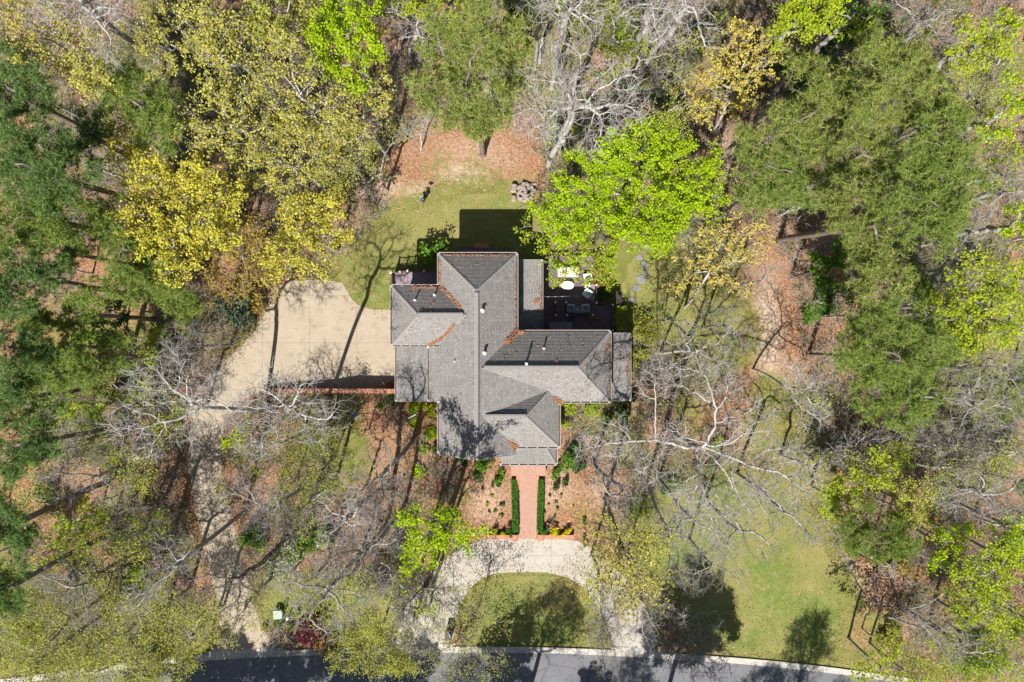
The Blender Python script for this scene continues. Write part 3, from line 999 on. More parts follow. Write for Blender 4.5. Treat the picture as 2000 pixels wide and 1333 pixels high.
a, b = G(1209, 577, 1.5), G(1209, 592, 1.5); MB().beam(a, b, .08, .05).build('stair_rail', M_DECKPOST, deck)

ZW = 1.2
deckw = empty('timber_deck', G(790, 545), 'small purplish timber landing tucked behind the west wing with white capped posts', 'deck')
q = boards([(765, 781, 533, 572), (781.3, 860, 532, 572)], ZW, False).build('deck_boards', m_plain('purple_grey_boards', (.30, .235, .27), .7, .2, 5), deckw); q['kind'] = 'stuff'
a = G(764, 572, ZW); b = G(860, 532, ZW)
MB().box(((a[0] + b[0]) / 2, (a[1] + b[1]) / 2, .55), (b[0] - a[0] - .1, b[1] - a[1] - .1, 1.16)).build('deck_skirt', M_DECKPOST, deckw)
PW = []
for x, y in ((763, 533), (781, 531.5), (796, 529.5), (763, 566), (828, 529.5), (858, 529.5)):
    p = G(x, y, 2.2); PW.append(p)
    ps = MB().box((p[0], p[1], 1.7), (.11, .11, .98)).build('railing_post', M_DECKPOST, deckw)
    cc = MB().box((p[0], p[1], 2.21), (.19, .19, .07)).build('post_cap', M_WHITE)
    cc.data.transform(__import__('mathutils').Matrix.Translation(-deckw.location)); cc.parent = ps
for i, j in ((0, 1), (1, 2), (0, 3), (2, 4), (4, 5)):
    A, B = PW[i], PW[j]; rl = MB()
    rl.beam((A[0], A[1], 2.15), (B[0], B[1], 2.15), .07, .05); rl.beam((A[0], A[1], 1.35), (B[0], B[1], 1.35), .05, .05)
    n = max(2, int(np.linalg.norm(B - A) / .13))
    for k_ in range(1, n):
        p = A + (B - A) * k_ / n; rl.box((p[0], p[1], 1.75), (.035, .035, .78))
    rl.build('railing', m_plain('red_brown_rail', (.20, .09, .07), .6, .2, 5) if 'red_brown_rail' not in bpy.data.materials else bpy.data.materials['red_brown_rail'], deckw)

# timber landing and brick step in the shade of the north wall
bl = empty('back_landing', G(945, 492), 'dark timber landing with a brick step under the north eave', 'landing')
q = boards([(890, 1000, 485, 500)], .45, True).build('deck_boards', M_DECK, bl); q['kind'] = 'stuff'
p = G(940, 480, .3); MB().box((p[0], p[1], .15), (1.5, .45, .34)).build('step', M_BRICK, bl, bevel=.01)

# ------------------------------------------------------------------ deck furniture
def cushion(m, c, s, rz=0): m.box(c, s, rz)


def armchair(px, py, rz, label, seatm, extra=None, sc=1.0, z=ZD):
    p = G(px, py, z + .5); c = np.array([p[0], p[1], z])
    root = empty('armchair', c, label, 'chair')
    R2 = lambda x, y: np.array([x * math.cos(rz) - y * math.sin(rz), x * math.sin(rz) + y * math.cos(rz), 0])
    w, d = .78 * sc, .80 * sc
    fr = MB()
    for sx in (-1, 1):
        for sy in (-1, 1): fr.box(c + R2(sx * w * .45, sy * d * .42) + (0, 0, .15), (.06, .06, .30), rz)
    fr.box(c + (0, 0, .30), (w, d, .06), rz)
    fr.build('frame', M_WICKER, root)
    MB().box(c + R2(0, -.04) + (0, 0, .41), (w * .74, d * .78, .15), rz).build('seat_cushion', seatm, root, bevel=.03)
    bk = MB(); bk.box(c + R2(0, d * .42) + (0, 0, .60), (w * .95, .16, .52), rz); bk.build('backrest', seatm, root, bevel=.04)
    for s in (-1, 1): MB().box(c + R2(s * w * .44, 0) + (0, 0, .50), (.10, d * .86, .30), rz).build('armrest', seatm if extra else M_WICKER, root, bevel=.02)
    if extra: MB().box(c + R2(0, d * .20) + (0, 0, .60), (w * .62, .14, .36), rz).build('pillow', extra, root, bevel=.05)
    return root


M_PATT = N('patterned_cushion')
vv = M_PATT.n('TexVoronoi', Scale=9.0); M_PATT.l(M_PATT.coord(), vv.inputs['Vector'])
M_PATT.base(M_PATT.ramp(vv.outputs['Distance'], [(.0, (.70, .72, .78)), (.35, (.45, .50, .58)), (.5, (.08, .12, .22))], 'LINEAR'), .85)
M_PATT = M_PATT.m
M_SLING = m_plain('pale_grey_wicker', (.40, .41, .45), .8, .2, 10)
for px, label in ((1114.5, 'left wicker chair with patterned blue seat in the deck shade'), (1143.5, 'right wicker chair with patterned blue seat in the deck shade')):
    ch = armchair(px, 603, 0.08 if px > 1130 else -.05, label, M_PATT, None, .95)
    for c_ in ch.children:
        if c_.name.startswith('frame') or c_.name.startswith('armrest') or c_.name.startswith('backrest'):
            c_.data.materials.clear(); c_.data.materials.append(M_SLING)
c = G(1128.5, 605, ZD + .5)
tb = empty('coffee_table', (c[0], c[1], ZD), 'square slatted coffee table between the two patterned chairs', 'table')
for i in range(6): MB().box((c[0] - .30 + i * .12, c[1], ZD + .46), (.11, .72, .03)).build('slat', M_WICKER, tb)
MB().box((c[0], c[1], ZD + .42), (.70, .66, .04)).build('table_frame', M_DECKPOST, tb)
for sx in (-1, 1):
    for sy in (-1, 1): MB().box((c[0] + sx * .31, c[1] + sy * .31, ZD + .2), (.06, .06, .41)).build('leg', M_DECKPOST, tb)
bw = MB().lathe((c[0], c[1] + .02, ZD + .476), [(.03, 0), (.10, .03), (.14, .09), (.12, .09), (.08, .04), (0, .035)], 14).build('bowl', M_GREENBOX)
tag(bw, 'small round green bowl standing on the slatted coffee table', 'bowl')
# white lounge set in the sun
c = G(1111, 532, ZD + .5); c[2] = ZD
so = empty('sofa', c, 'long white outdoor sofa under the yellow green branches', 'sofa')
MB().box(c + (0, 0, .20), (2.0, .85, .28)).build('frame', M_CREAM, so, bevel=.02)
for i in (-1, 0, 1):
    MB().box(c + np.array([i * .62, -.05, .42]), (.60, .70, .16)).build('seat_cushion', M_CREAM, so, bevel=.04)
    MB().box(c + np.array([i * .62, .36, .62]), (.60, .18, .42)).build('back_cushion', M_CREAM, so, bevel=.05)
for s in (-1, 1): MB().box(c + np.array([s * 1.0, 0, .42]), (.12, .85, .36)).build('armrest', M_CREAM, so, bevel=.02)
c = G(1108.5, 557.5, ZD + .45)
ot = empty('ottoman', (c[0], c[1], ZD), 'oval cream ottoman table in front of the white sofa', 'table')
t_ = np.linspace(0, 2 * math.pi, 28, endpoint=False)
ov = [(c[0] + np.sign(math.cos(t)) * abs(math.cos(t)) ** .75 * .60, c[1] + np.sign(math.sin(t)) * abs(math.sin(t)) ** .8 * .39) for t in t_]
MB().prism(ov, ZD + .33, ZD + .45).build('top', M_CREAM, ot, bevel=.03)
MB().prism([((p[0] - c[0]) * .8 + c[0], (p[1] - c[1]) * .8 + c[1]) for p in ov], ZD, ZD + .33).build('base', M_WICKER, ot)
armchair(1148, 541, math.radians(-170), 'cream armchair with teal pillow beside the white sofa', M_CREAM, M_TEAL, 1.0)
armchair(1147, 574, math.radians(-35), 'tilted cream armchair with teal pillow at the edge of the shade', M_CREAM, M_TEAL, 1.0)
c = G(1147.5, 557, ZD + .5)
stt = empty('side_table', (c[0], c[1], ZD), 'small square cream side table between two cream armchairs', 'table')
MB().box((c[0], c[1], ZD + .47), (.52, .52, .05)).build('top', M_CREAM, stt, bevel=.01)
for sx in (-1, 1):
    for sy in (-1, 1): MB().box((c[0] + sx * .2, c[1] + sy * .2, ZD + .225), (.05, .05, .44)).build('leg', M_CREAM, stt)
dish = MB().lathe((c[0] + .02, c[1] + .05, ZD + .496), [(.04, 0), (.09, .02), (.10, .07), (.08, .07), (.05, .03), (0, .03)], 12).build('dish', M_BLACK)
tag(dish, 'dark little dish on the cream side table', 'dish')
# covered table by the wall, planters, string of lights
c = G(1095.5, 639, ZD + .9)
tt = empty('covered_table', (c[0], c[1], ZD), 'long grey tabletop standing in shade against the east wing', 'table')
for i in range(9): MB().box((c[0] - .96 + i * .24, c[1], ZD + .88), (.235, .92, .04)).build('plank', M_BLUEGREY if False else m_plain('grey_plank', (.20, .19, .23), .6, .15, 4) if i == 0 else bpy.data.materials['grey_plank'], tt)
for sx in (-1, 1):
    for sy in (-1, 1): MB().box((c[0] + sx * .95, c[1] + sy * .38, ZD + .43), (.08, .08, .86)).build('leg', M_DECKPOST, tt)
for px, w, label in ((1151, .55, 'shorter brown planter box beside the shaded railing'), (1168, .75, 'longer brown planter box beside the shaded railing')):
    c = G(px, 621, ZD + .3)
    bx = MB(); bx.box((c[0], c[1], ZD + .15), (w, .26, .30)); bx.box((c[0], c[1], ZD + .31), (w + .05, .31, .03))
    tag(bx.build('planter', m_plain('brown_planter', (.17, .085, .06), .7, .2, 5) if px < 1160 else bpy.data.materials['brown_planter']), label, 'planter')
c = G(1116, 621, ZD + .3)
rp = empty('round_planter', (c[0], c[1], ZD), 'round dark planter pot in the deep shade of the deck', 'planter')
MB().lathe((c[0], c[1], ZD), [(.18, 0), (.25, .32), (.28, .34), (.25, .34), (.23, .28), (0, .28)], 14).build('pot', M_BLACK, rp)
ls = []
sl = empty('string_lights', G(1057, 580, 3.6), 'thin string of small lights stretched over the deck', 'lights')
A, B = G(1057, 580, 3.6), G(1140, 578, 2.1)
w = MB(); pv = None
for i in range(13):
    t = i / 12; p = A + (B - A) * t; p[2] -= .35 * math.sin(math.pi * t)
    if pv is not None: w.beam(pv, p, .02, .02)
    pv = p
w.build('wire', m_plain('grey_wire', (.3, .3, .3), .6, .1), sl)
for i in (2, 4, 6, 8, 10):
    t = i / 12; p = A + (B - A) * t; p[2] -= .35 * math.sin(math.pi * t)
    MB().lathe((p[0], p[1], p[2] - .12), [(0, 0), (.04, .02), (.05, .06), (.025, .11), (0, .12)], 8).build('bulb', M_WHITE, sl)

# ------------------------------------------------------------------ yard objects
c = G(826, 389.5, .8)
gr = empty('kettle_grill', (c[0], c[1], 0), 'black round kettle grill with teal side shelf on the bare dirt', 'grill')
MB().lathe((c[0], c[1], .45), [(0, 0), (.13, .04), (.20, .16), (.215, .27), (.20, .36), (.13, .45), (.04, .48), (0, .48)], 18).build('bowl', M_BLACK, gr, smooth=True)
for a in (0.5, 2.6, 4.7): MB().cyl((c[0] + .12 * math.cos(a), c[1] + .12 * math.sin(a), .55), (c[0] + .24 * math.cos(a), c[1] + .24 * math.sin(a), 0), .018, n=6).build('leg', M_BLACK, gr)
MB().box((c[0] - .17, c[1] + .20, .80), (.26, .20, .04), .4).build('side_shelf', M_TEAL, gr)
MB().beam((c[0] - .07, c[1] - .02, .96), (c[0] + .07, c[1] - .02, .96), .03, .03).build('handle', M_WHITE, gr)
c = G(833, 379.5, .5)
fp = empty('fire_bowl', (c[0], c[1], 0), 'round black fire bowl standing beside the kettle grill', 'fire bowl')
MB().lathe((c[0], c[1], .25), [(0, 0), (.12, .03), (.20, .15), (.215, .20), (.20, .20), (.11, .08), (0, .05)], 20).build('bowl', M_BLACK, fp)
for a in (0.2, 2.3, 4.4): MB().cyl((c[0] + .12 * math.cos(a), c[1] + .12 * math.sin(a), .3), (c[0] + .17 * math.cos(a), c[1] + .17 * math.sin(a), 0), .02, n=6).build('leg', M_BLACK, fp)
c = G(836, 368, .9)
bf = empty('bird_feeder', (c[0], c[1], 0), 'small black feeder stand with side arms above the fire bowl', 'feeder')
MB().cyl((c[0], c[1], 0), (c[0], c[1], 1.0), .025, n=6).build('pole', M_BLACK, bf)
MB().lathe((c[0], c[1], .85), [(0, .0), (.16, .02), (.16, .08), (.05, .22), (0, .24)], 10).build('roof', M_BLACK, bf)
ar = MB(); ar.beam((c[0] - .24, c[1] + .03, .95), (c[0] + .24, c[1] + .03, .95), .05, .04); ar.box((c[0] - .22, c[1] + .03, .88), (.1, .1, .12)); ar.box((c[0] + .22, c[1] + .03, .88), (.1, .1, .12))
ar.build('arms', M_BLACK, bf)

# wood pile
M_LOGB = m_bark('log_bark', (.15, .12, .105), (.42, .355, .315), 6)
M_LOGC = m_plain('cut_log_face', (.58, .44, .32), .9, .2, 12)
rl = random.Random(12)
LOGS = [(1003.5, 368, 14, 80, .33, 0, 'thick grey log at the left end of the wood pile'), (1003, 387.5, 8, 86, .28, 0, 'short pale log standing off below the left end of the wood pile'),
        (1013, 367, 9, 30, .24, 0, ''), (1021, 363, 12, 60, .27, 0, ''), (1030, 361, 9, 140, .22, 0, ''), (1042, 360, 9, 15, .14, 0, ''), (1035, 367, 12, 10, .25, 0, ''),
        (1025, 371, 13, 118, .20, .2, ''), (1017, 372, 8, 50, .18, .2, ''), (1041, 376, 12, 60, .26, .1, 'fat pale log on the right side of the wood pile'), (1013, 377, 9, 20, .18, .1, ''),
        (1020, 379, 8, 150, .17, .3, ''), (1028, 379, 11, 125, .18, .3, ''), (1034, 384, 11, 70, .20, .2, ''), (1036, 390, 10, 35, .18, .05, ''), (1015, 388, 11, 5, .17, .05, ''),
        (1022, 392, 14, 172, .18, 0, 'long pale log along the bottom of the wood pile'), (1027, 387, 9, 160, .16, .2, ''), (1012, 383, 8, 100, .15, .1, ''), (1024, 383, 8, 30, .14, .35, ''),
        (1021, 404, 16, 28, .06, 0, 'thin branch lying on the grass below the wood pile')]
for i, (px, py, ln, ang, r, z, lab) in enumerate(LOGS):
    c = G(px, py, z + r); a = math.radians(ang); L = ln * PXM * .5
    root = empty('log', c, lab or 'split firewood log lying loose in the wood pile', 'log', 'firewood in the wood pile')
    d = np.array([math.cos(a) * L, math.sin(a) * L, rl.uniform(-.04, .04)])
    MB().cyl(c - d, c + d, r, r * .92, 9, False).build('bark', M_LOGB, root)
    e = MB(); e.cyl(c - d * 1.0, c - d * .985, r * .97, r * .97, 9); e.cyl(c + d * .985, c + d, r * .9, r * .9, 9); e.build('cut_face', M_LOGC, root)

# utility boxes, mailbox, posts, stones
c = G(542, 1202, .75)
ub = empty('utility_box', (c[0], c[1], 0), 'square pale green utility cabinet in the mulch by the driveway mouth', 'utility box')
MB().box((c[0], c[1], .05), (1.0, 1.0, .12)).build('pad', M_CONCPAD, ub)
MB().box((c[0], c[1], .40), (.82, .76, .60)).build('cabinet', M_GREENBOX, ub, bevel=.02)
MB().box((c[0], c[1], .72), (.88, .82, .06)).build('lid', M_GREENBOX, ub, bevel=.015)
c = G(561, 1209, .8)
up = empty('utility_pedestal', (c[0], c[1], 0), 'slim green pedestal with a white cap beside the utility cabinet', 'utility post')
MB().box((c[0], c[1], .4), (.20, .20, .80)).build('body', m_plain('dark_green_pedestal', (.06, .16, .10), .5, .1), up)
MB().lathe((c[0], c[1], .80), [(.15, 0), (.15, .07), (.09, .12), (0, .13)], 10).build('cap', M_WHITE, up)
c = G(876, 1243, 1.1)
mbx = empty('mailbox_pillar', (c[0], c[1], 0), 'square dark brick mailbox pillar beside the bare multi stemmed tree', 'mailbox')
M_DKBR = m_brick('dark_brown_brick', (.10, .055, .035), (.15, .08, .05), (.18, .15, .12))
MB().box((c[0], c[1], .55), (.62, .78, 1.1)).build('pillar', M_DKBR, mbx)
MB().box((c[0], c[1], 1.13), (.70, .86, .07)).build('cap', m_plain('dark_stone_cap', (.12, .10, .085), .8, .2), mbx, bevel=.01)
vb = MB(); vb.box((c[0] + .16, c[1] + .05, 1.24), (.22, .46, .14)); vb.cyl((c[0] + .16, c[1] - .18, 1.31), (c[0] + .16, c[1] + .28, 1.31), .11, n=12); vb.build('mailbox', M_BLUEGREY, mbx)
c = G(1836, 1208, 0)
bh = empty('birdhouse', c, 'dark birdhouse on a thin pole in the brown brush at the lower right', 'birdhouse')
MB().cyl((c[0], c[1], 0), (c[0], c[1], 2.6), .045, n=8).build('pole', M_DECKPOST, bh)
b_ = MB(); b_.box((c[0], c[1], 2.8), (.30, .26, .36)); b_.build('box', m_plain('dark_red_wood', (.10, .03, .025), .7, .2), bh)
b_ = MB(); b_.add([(c[0] + a * .22, c[1] + b * .2, 2.98) for a, b in ((-1, -1), (1, -1), (1, 1), (-1, 1))] + [(c[0] - .22, c[1], 3.14), (c[0] + .22, c[1], 3.14)], [(0, 1, 5, 4), (2, 3, 4, 5), (1, 2, 5), (3, 0, 4), (3, 2, 1, 0)]); b_.build('roof', M_BLACK, bh)
a, b = G(797, 818, .15), G(812, 810, .45)
dsp = MB().beam(a, b, .13, .09); tag(dsp.build('downspout_extension', M_WHITE), 'white downspout pipe lying in the ivy by the front corner', 'pipe')
c = G(693, 812, .05); tag(MB().lathe((c[0], c[1], 0), [(.42, 0), (.42, .05), (.36, .07), (0, .075)], 18).build('well_cover', M_STONE), 'round pale concrete cover set in the leaf litter below the brick wall', 'cover')
c = G(1664, 1107, .2)
tag(MB().lathe((c[0], c[1], 0), [(.36, 0), (.30, .15), (.27, .4), (.22, .43), (0, .4)], 9).build('tree_stump', BARK['grey']), 'grey tree stump at the edge of the lower right lawn', 'stump')
STN = [(1263, 482, .35), (1259, 518, .5), (1253, 545, .55), (1243, 563, .5), (1236, 587, .42), (1250, 503, .4), (1262, 532, .3)]
for i, (px, py, r) in enumerate(STN):
    c = G(px, py, .05); rr = random.Random(i)
    poly = [(c[0] + r * (.75 + .4 * rr.random()) * math.cos(t), c[1] + r * .8 * (.75 + .4 * rr.random()) * math.sin(t)) for t in np.linspace(0, 2 * math.pi, 9, endpoint=False)]
    tag(MB().prism(poly, -.03, .05 + .01 * i % .03).build('flagstone', M_STONE, bevel=.02), 'pale flat flagstone in the winding row beside the deck', 'stone', 'flagstones beside the deck')

#@@TREES
# ------------------------------------------------------------------ trees: limbs grown towards crown lobes
def tubes(A, B, DA, DB, RA, RB, n):
    """open tapered tubes, vectorised"""
    m = len(A)
    if m == 0: return np.zeros((0, 3)), np.zeros((0, 4), int)
    ref = np.array([.36, .93, .08])
    def ring(C, D, Rr):
        s = np.cross(D, ref); s /= np.linalg.norm(s, axis=1)[:, None] + 1e-9
        u = np.cross(D, s)
        t = np.linspace(0, 2 * math.pi, n, endpoint=False)
        return C[:, None, :] + Rr[:, None, None] * (np.cos(t)[None, :, None] * s[:, None, :] + np.sin(t)[None, :, None] * u[:, None, :])
    V = np.concatenate([ring(A, DA, RA), ring(B, DB, RB)], 1).reshape(-1, 3)
    base = (np.arange(m) * 2 * n)[:, None]
    i = np.arange(n); j = (i + 1) % n
    F = np.stack([base + i, base + j, base + n + j, base + n + i], -1).reshape(-1, 4)
    return V, F


def norm(v): return v / (np.linalg.norm(v, axis=-1, keepdims=True) + 1e-9)


def colonize(att, start, par0, step, dk, rng, wob=.25, maxn=3500, maxit=120, up=.06):
    P = np.zeros((maxn, 3)); par = np.full(maxn, -1); kids = np.zeros(maxn, int)
    n = len(start); P[:n] = start; par[:n] = par0
    for i in range(n):
        if par[i] >= 0: kids[par[i]] += 1
    D = np.linalg.norm(att[:, None] - P[None, :n], axis=2)
    near = D.argmin(1); nd = D.min(1); alive = nd > dk
    for it in range(maxit):
        idx = np.nonzero(alive)[0]
        if len(idx) == 0 or n > maxn - 400: break
        v = norm(att[idx] - P[near[idx]])
        acc = np.zeros((n, 3)); np.add.at(acc, near[idx], v)
        g = np.unique(near[idx])
        g = g[kids[g] < 4]
        if len(g) == 0: break
        d = norm(acc[g]) + rng.normal(0, wob, (len(g), 3)); d[:, 2] += up
        d = norm(d)
        new = P[g] + d * step
        k = len(new)
        P[n:n + k] = new; par[n:n + k] = g; np.add.at(kids, g, 1)
        dn = np.linalg.norm(att[idx][:, None] - new[None], axis=2)
        a = dn.argmin(1); b = dn.min(1)
        better = b < nd[idx]
        near[idx[better]] = n + a[better]; nd[idx[better]] = b[better]
        alive[idx] &= nd[idx] > dk
        n += k
    return P[:n], par[:n]


def skeleton(P, par, tip, power, rmax):
    n = len(P)
    acc = np.zeros(n)
    for i in range(n - 1, -1, -1):
        if acc[i] == 0: acc[i] = tip ** power
        if par[i] >= 0: acc[par[i]] += acc[i]
    R = acc ** (1 / power)
    if R[0] > 1e-6:
        f = rmax / R[0]
        R = np.where(R < tip * 1.5, R, tip * 1.5 + (R - tip * 1.5) * (rmax - tip * 1.5) / max(1e-6, R[0] - tip * 1.5))
    main = np.full(n, -1); best = np.zeros(n)
    for i in range(1, n):
        p = par[i]
        if p >= 0 and R[i] > best[p]: best[p] = R[i]; main[p] = i
    D = np.zeros((n, 3))
    ok = par >= 0
    D[ok] = norm(P[ok] - P[par[ok]]); D[~ok] = (0, 0, 1)
    return R, main, D


def wood(P, par, R, main, D, thr):
    c = np.nonzero(par >= 0)[0]; p = par[c]
    ismain = main[p] == c
    DA = np.where(ismain[:, None], D[p], D[c]); RA = np.where(ismain, R[p], np.minimum(R[c] * 1.15, R[p]))
    big = RA > thr
    out = []
    for sel, n in ((big, 7), (~big, 3)):
        out.append(tubes(P[p[sel]], P[c[sel]], DA[sel], D[c[sel]], RA[sel], R[c[sel]], n))
    return out


def merge(parts):
    V = []; F = []; o = 0
    for v, f in parts:
        V.append(v); F.append(f + o); o += len(v)
    return np.concatenate(V), np.concatenate(F)


def leaf_quads(C, size, rng, upbias=.5, aspect=.75):
    n = len(C)
    N_ = rng.normal(0, 1, (n, 3)); N_[:, 2] = np.abs(N_[:, 2]) + upbias; N_ = norm(N_)
    r = rng.normal(0, 1, (n, 3)); a = norm(np.cross(N_, r)); b = np.cross(N_, a)
    s = size * rng.uniform(.6, 1.3, (n, 1))
    fold = N_ * s * .18
    V = np.stack([C - a * s, C - b * s * aspect + fold, C + a * s, C + b * s * aspect + fold], 1).reshape(-1, 3) 
    return V, np.arange(4 * n).reshape(-1, 4)


def needle_tris(C, D, k, ln, wd, rng):
    n = len(C)
    d = norm(D[:, None, :] * .25 + rng.normal(0, .75, (n, k, 3)) + np.array([0, 0, .2])).reshape(-1, 3)
    c = np.repeat(C, k, 0)
    s = norm(np.cross(d, rng.normal(0, 1, d.shape))) * wd / 2
    L = ln * rng.uniform(.6, 1.25, (len(d), 1))
    V = np.stack([c - s, c + s, c + d * L], 1).reshape(-1, 3)
    return V, np.arange(3 * len(d)).reshape(-1, 3)


STATS = {'tri': 0, 'trees': 0}
KIND = {
    #          object name     category  bark   leaf         flat att  step  dk   wob  twigs len  leaf  per-twig jitter tip
    'yellow': ('budding_tree', 'tree', 'pale', 'yellow', .80, 110, .42, .62, .40, 2, .75, .090, 17, .30, .018),
    'bright': ('budding_tree', 'tree', 'grey', 'bright', .80, 115, .40, .60, .35, 2, .65, .095, 19, .34, .016),
    'pale_yellow': ('budding_tree', 'tree', 'pale', 'pale_yellow', .75, 100, .40, .60, .40, 2, .55, .095, 11, .22, .017),
    'ochre': ('budding_tree', 'tree', 'grey', 'ochre', .70, 110, .40, .58, .40, 3, .65, .075, 7, .25, .015),
    'lime': ('leafy_tree', 'tree', 'grey', 'lime', .75, 95, .42, .62, .30, 2, .60, .09, 30, .34, .014),
    'yellowgreen': ('leafy_tree', 'tree', 'grey', 'yellowgreen', .75, 95, .42, .62, .32, 2, .60, .095, 17, .32, .014),
    'green': ('leafy_tree', 'tree', 'grey', 'green', .80, 90, .42, .62, .30, 2, .55, .11, 17, .34, .013),
    'dark': ('evergreen_tree', 'tree', 'dark', 'dark', .85, 90, .42, .62, .30, 2, .50, .11, 19, .34, .013),
    'olive': ('budding_tree', 'tree', 'grey', 'olive', .65, 120, .42, .56, .30, 3, .85, .066, 13, .40, .015),
    'bare': ('bare_tree', 'tree', 'pale', None, .70, 190, .40, .48, .17, 3, 1.0, 0, 0, 0, .021),
    'twiggy': ('bare_tree', 'tree', 'grey', None, .65, 180, .38, .48, .16, 4, .85, 0, 0, 0, .017),
    'pine': ('pine_tree', 'tree', 'pine', 'pine', .60, 80, .45, .75, .18, 2, .50, 0, 0, .20, .014),
    'pine_dark': ('pine_tree', 'tree', 'pine', 'pine_dark', .62, 80, .45, .75, .18, 2, .50, 0, 0, .20, .014),
    'pine_olive': ('pine_tree', 'tree', 'pine', 'pine_olive', .60, 85, .45, .72, .18, 2, .50, 0, 0, .20, .014),
}
TREE_MESH = []


def tree(kind, H, lobes, label, base=None, trunk=None, dens=1.0, group=None, fork=None, bark=None, leaf=None, stems=1, size=None):
    nm, cat, bk, lf, flat, natt, step, dk, wob, ntw, twl, lsz, per, jit, tip = KIND[kind]
    bk = bark or bk; lf = leaf or lf
    seed = STATS['trees'] * 17 + 5; STATS['trees'] += 1
    rng = np.random.default_rng(seed)
    W = []
    for i, L in enumerate(lobes):
        px, py, rp = L[:3]
        if len(L) == 3: rp *= {'p': 1.22, 'y': 1.1, 'o': 1.15}.get(kind[0], 1.0)
        z = L[3] if len(L) > 3 else None
        if z is None:
            r = rp * PXM * (HC - .8 * H) / HC
            z = max(r * flat * 1.05 + .2, H - r * flat - rng.uniform(0, .12) * H)
        s = PXM * (HC - z) / HC
        c = G(px, py, z); W.append((c, rp * s, rp * s * flat))
    if base is None:
        wts = np.array([w[1] ** 2 for w in W]); cc = sum(w[0] * t for w, t in zip(W, wts)) / wts.sum()
        bxy = np.array([cc[0], cc[1], 0])
    else: bxy = G(*base)
    att = []
    for c, r, rz in W:
        n = max(14, int(natt * (r / 2.6) ** 2 * min(1.6, max(.6, dens))))
        d = norm(rng.normal(0, 1, (n, 3))); q = rng.random((n, 1)) ** (1 / 2.4)
        q *= .82 + .3 * rng.random((n, 1))
        att.append(c - bxy + d * q * np.array([r, r, rz]))
    att = np.concatenate(att)
    att[:, 2] = np.maximum(att[:, 2], .35)
    zmin = min(w[0][2] - w[2] for w in W)
    ctr = np.mean([w[0] for w in W], axis=0) - bxy
    pine = kind.startswith('pine')
    zf = fork if fork is not None else (H * .93 if pine else max(.30 * H, min(.60 * H, zmin + .08 * H)) if H > 7 else max(.3, .12 * H))
    st = []; par0 = []
    for sidx in range(stems):
        nseg = max(3, int(zf / .7))
        t = np.linspace(0, 1, nseg + 1)[:, None]
        ax = rng.uniform(0, 6.28) + sidx * 6.28 / stems
        off = np.array([math.cos(ax), math.sin(ax), 0]) * (0.0 if stems == 1 else .12)
        lean = np.array([ctr[0], ctr[1], 0]) * min(1.0, (zf / max(.1, ctr[2])) ** .8) * (.9 if base is not None else .6)
        bend = np.stack([np.sin(t[:, 0] * 4 + seed), np.cos(t[:, 0] * 3.3 + seed), 0 * t[:, 0]], 1) * .018 * zf * t
        if stems > 1: lean = lean + off * zf * 3.2
        pts = off + lean * t ** 1.45 + bend + np.array([0, 0, 1.0]) * zf * t
        o = len(st)
        for i, p in enumerate(pts):
            st.append(p); par0.append(o + i - 1 if i else (-1 if sidx == 0 else 0))
    st = np.array(st)
    P, par = colonize(att, st, np.array(par0), step, dk, rng, wob, maxn=5200, up=(-.02 if pine else .05))
    rmax = trunk if trunk else (.012 * H + .045 if H > 7 else .014 * H + .01)
    rmax *= .78
    R, main, D = skeleton(P, par, tip, 2.0 if lf is None else 2.75 if kind == 'yellow' else 2.2, rmax)
    # root flare
    R[0] *= 1.35
    parts = wood(P, par, R, main, D, .045)
    # twigs
    cand = np.nonzero((R < .05) & (np.arange(len(P)) >= len(st)))[0]
    if len(cand) == 0: cand = np.arange(len(P))
    idx = np.repeat(cand, ntw)
    d = norm(D[idx] * .75 + rng.normal(0, .62, (len(idx), 3)) + np.array([0, 0, .18]))
    L = twl * rng.uniform(.45, 1.25, (len(idx), 1))
    A = P[idx]; M = A + d * L * .5; d2 = norm(d + rng.normal(0, .28, d.shape) + np.array([0, 0, .12])); E = M + d2 * L * .5
    r0 = np.minimum(R[idx] * .75, tip * .85)
    small = H < 7
    if lf is None:
        parts.append(tubes(A, M, d, d, r0, r0 * .75, 3)); parts.append(tubes(M, E, d, d2, r0 * .75, r0 * .35, 3))
        # side twigs
        d3 = norm(d + rng.normal(0, .7, d.shape)); E3 = M + d3 * L * .45
        parts.append(tubes(M, E3, d3, d3, r0 * .6, r0 * .3, 3))
    else:
        keep = slice(None, None, 2) if not pine else slice(None, None, 3)
        parts.append(tubes(A[keep], E[keep], d[keep], d2[keep], r0[keep], r0[keep] * .4, 3))
    Vw, Fw = merge(parts)
    root = empty(nm, bxy, label, cat, group)
    mw = mesh_np('trunk', Vw, [Fw]); mw.polygons.foreach_set('use_smooth', np.ones(len(mw.polygons), bool))
    tr = link('trunk' if lf else 'trunk_and_branches', mw, BARK[bk], root)
    STATS['tri'] += len(Fw) * 2
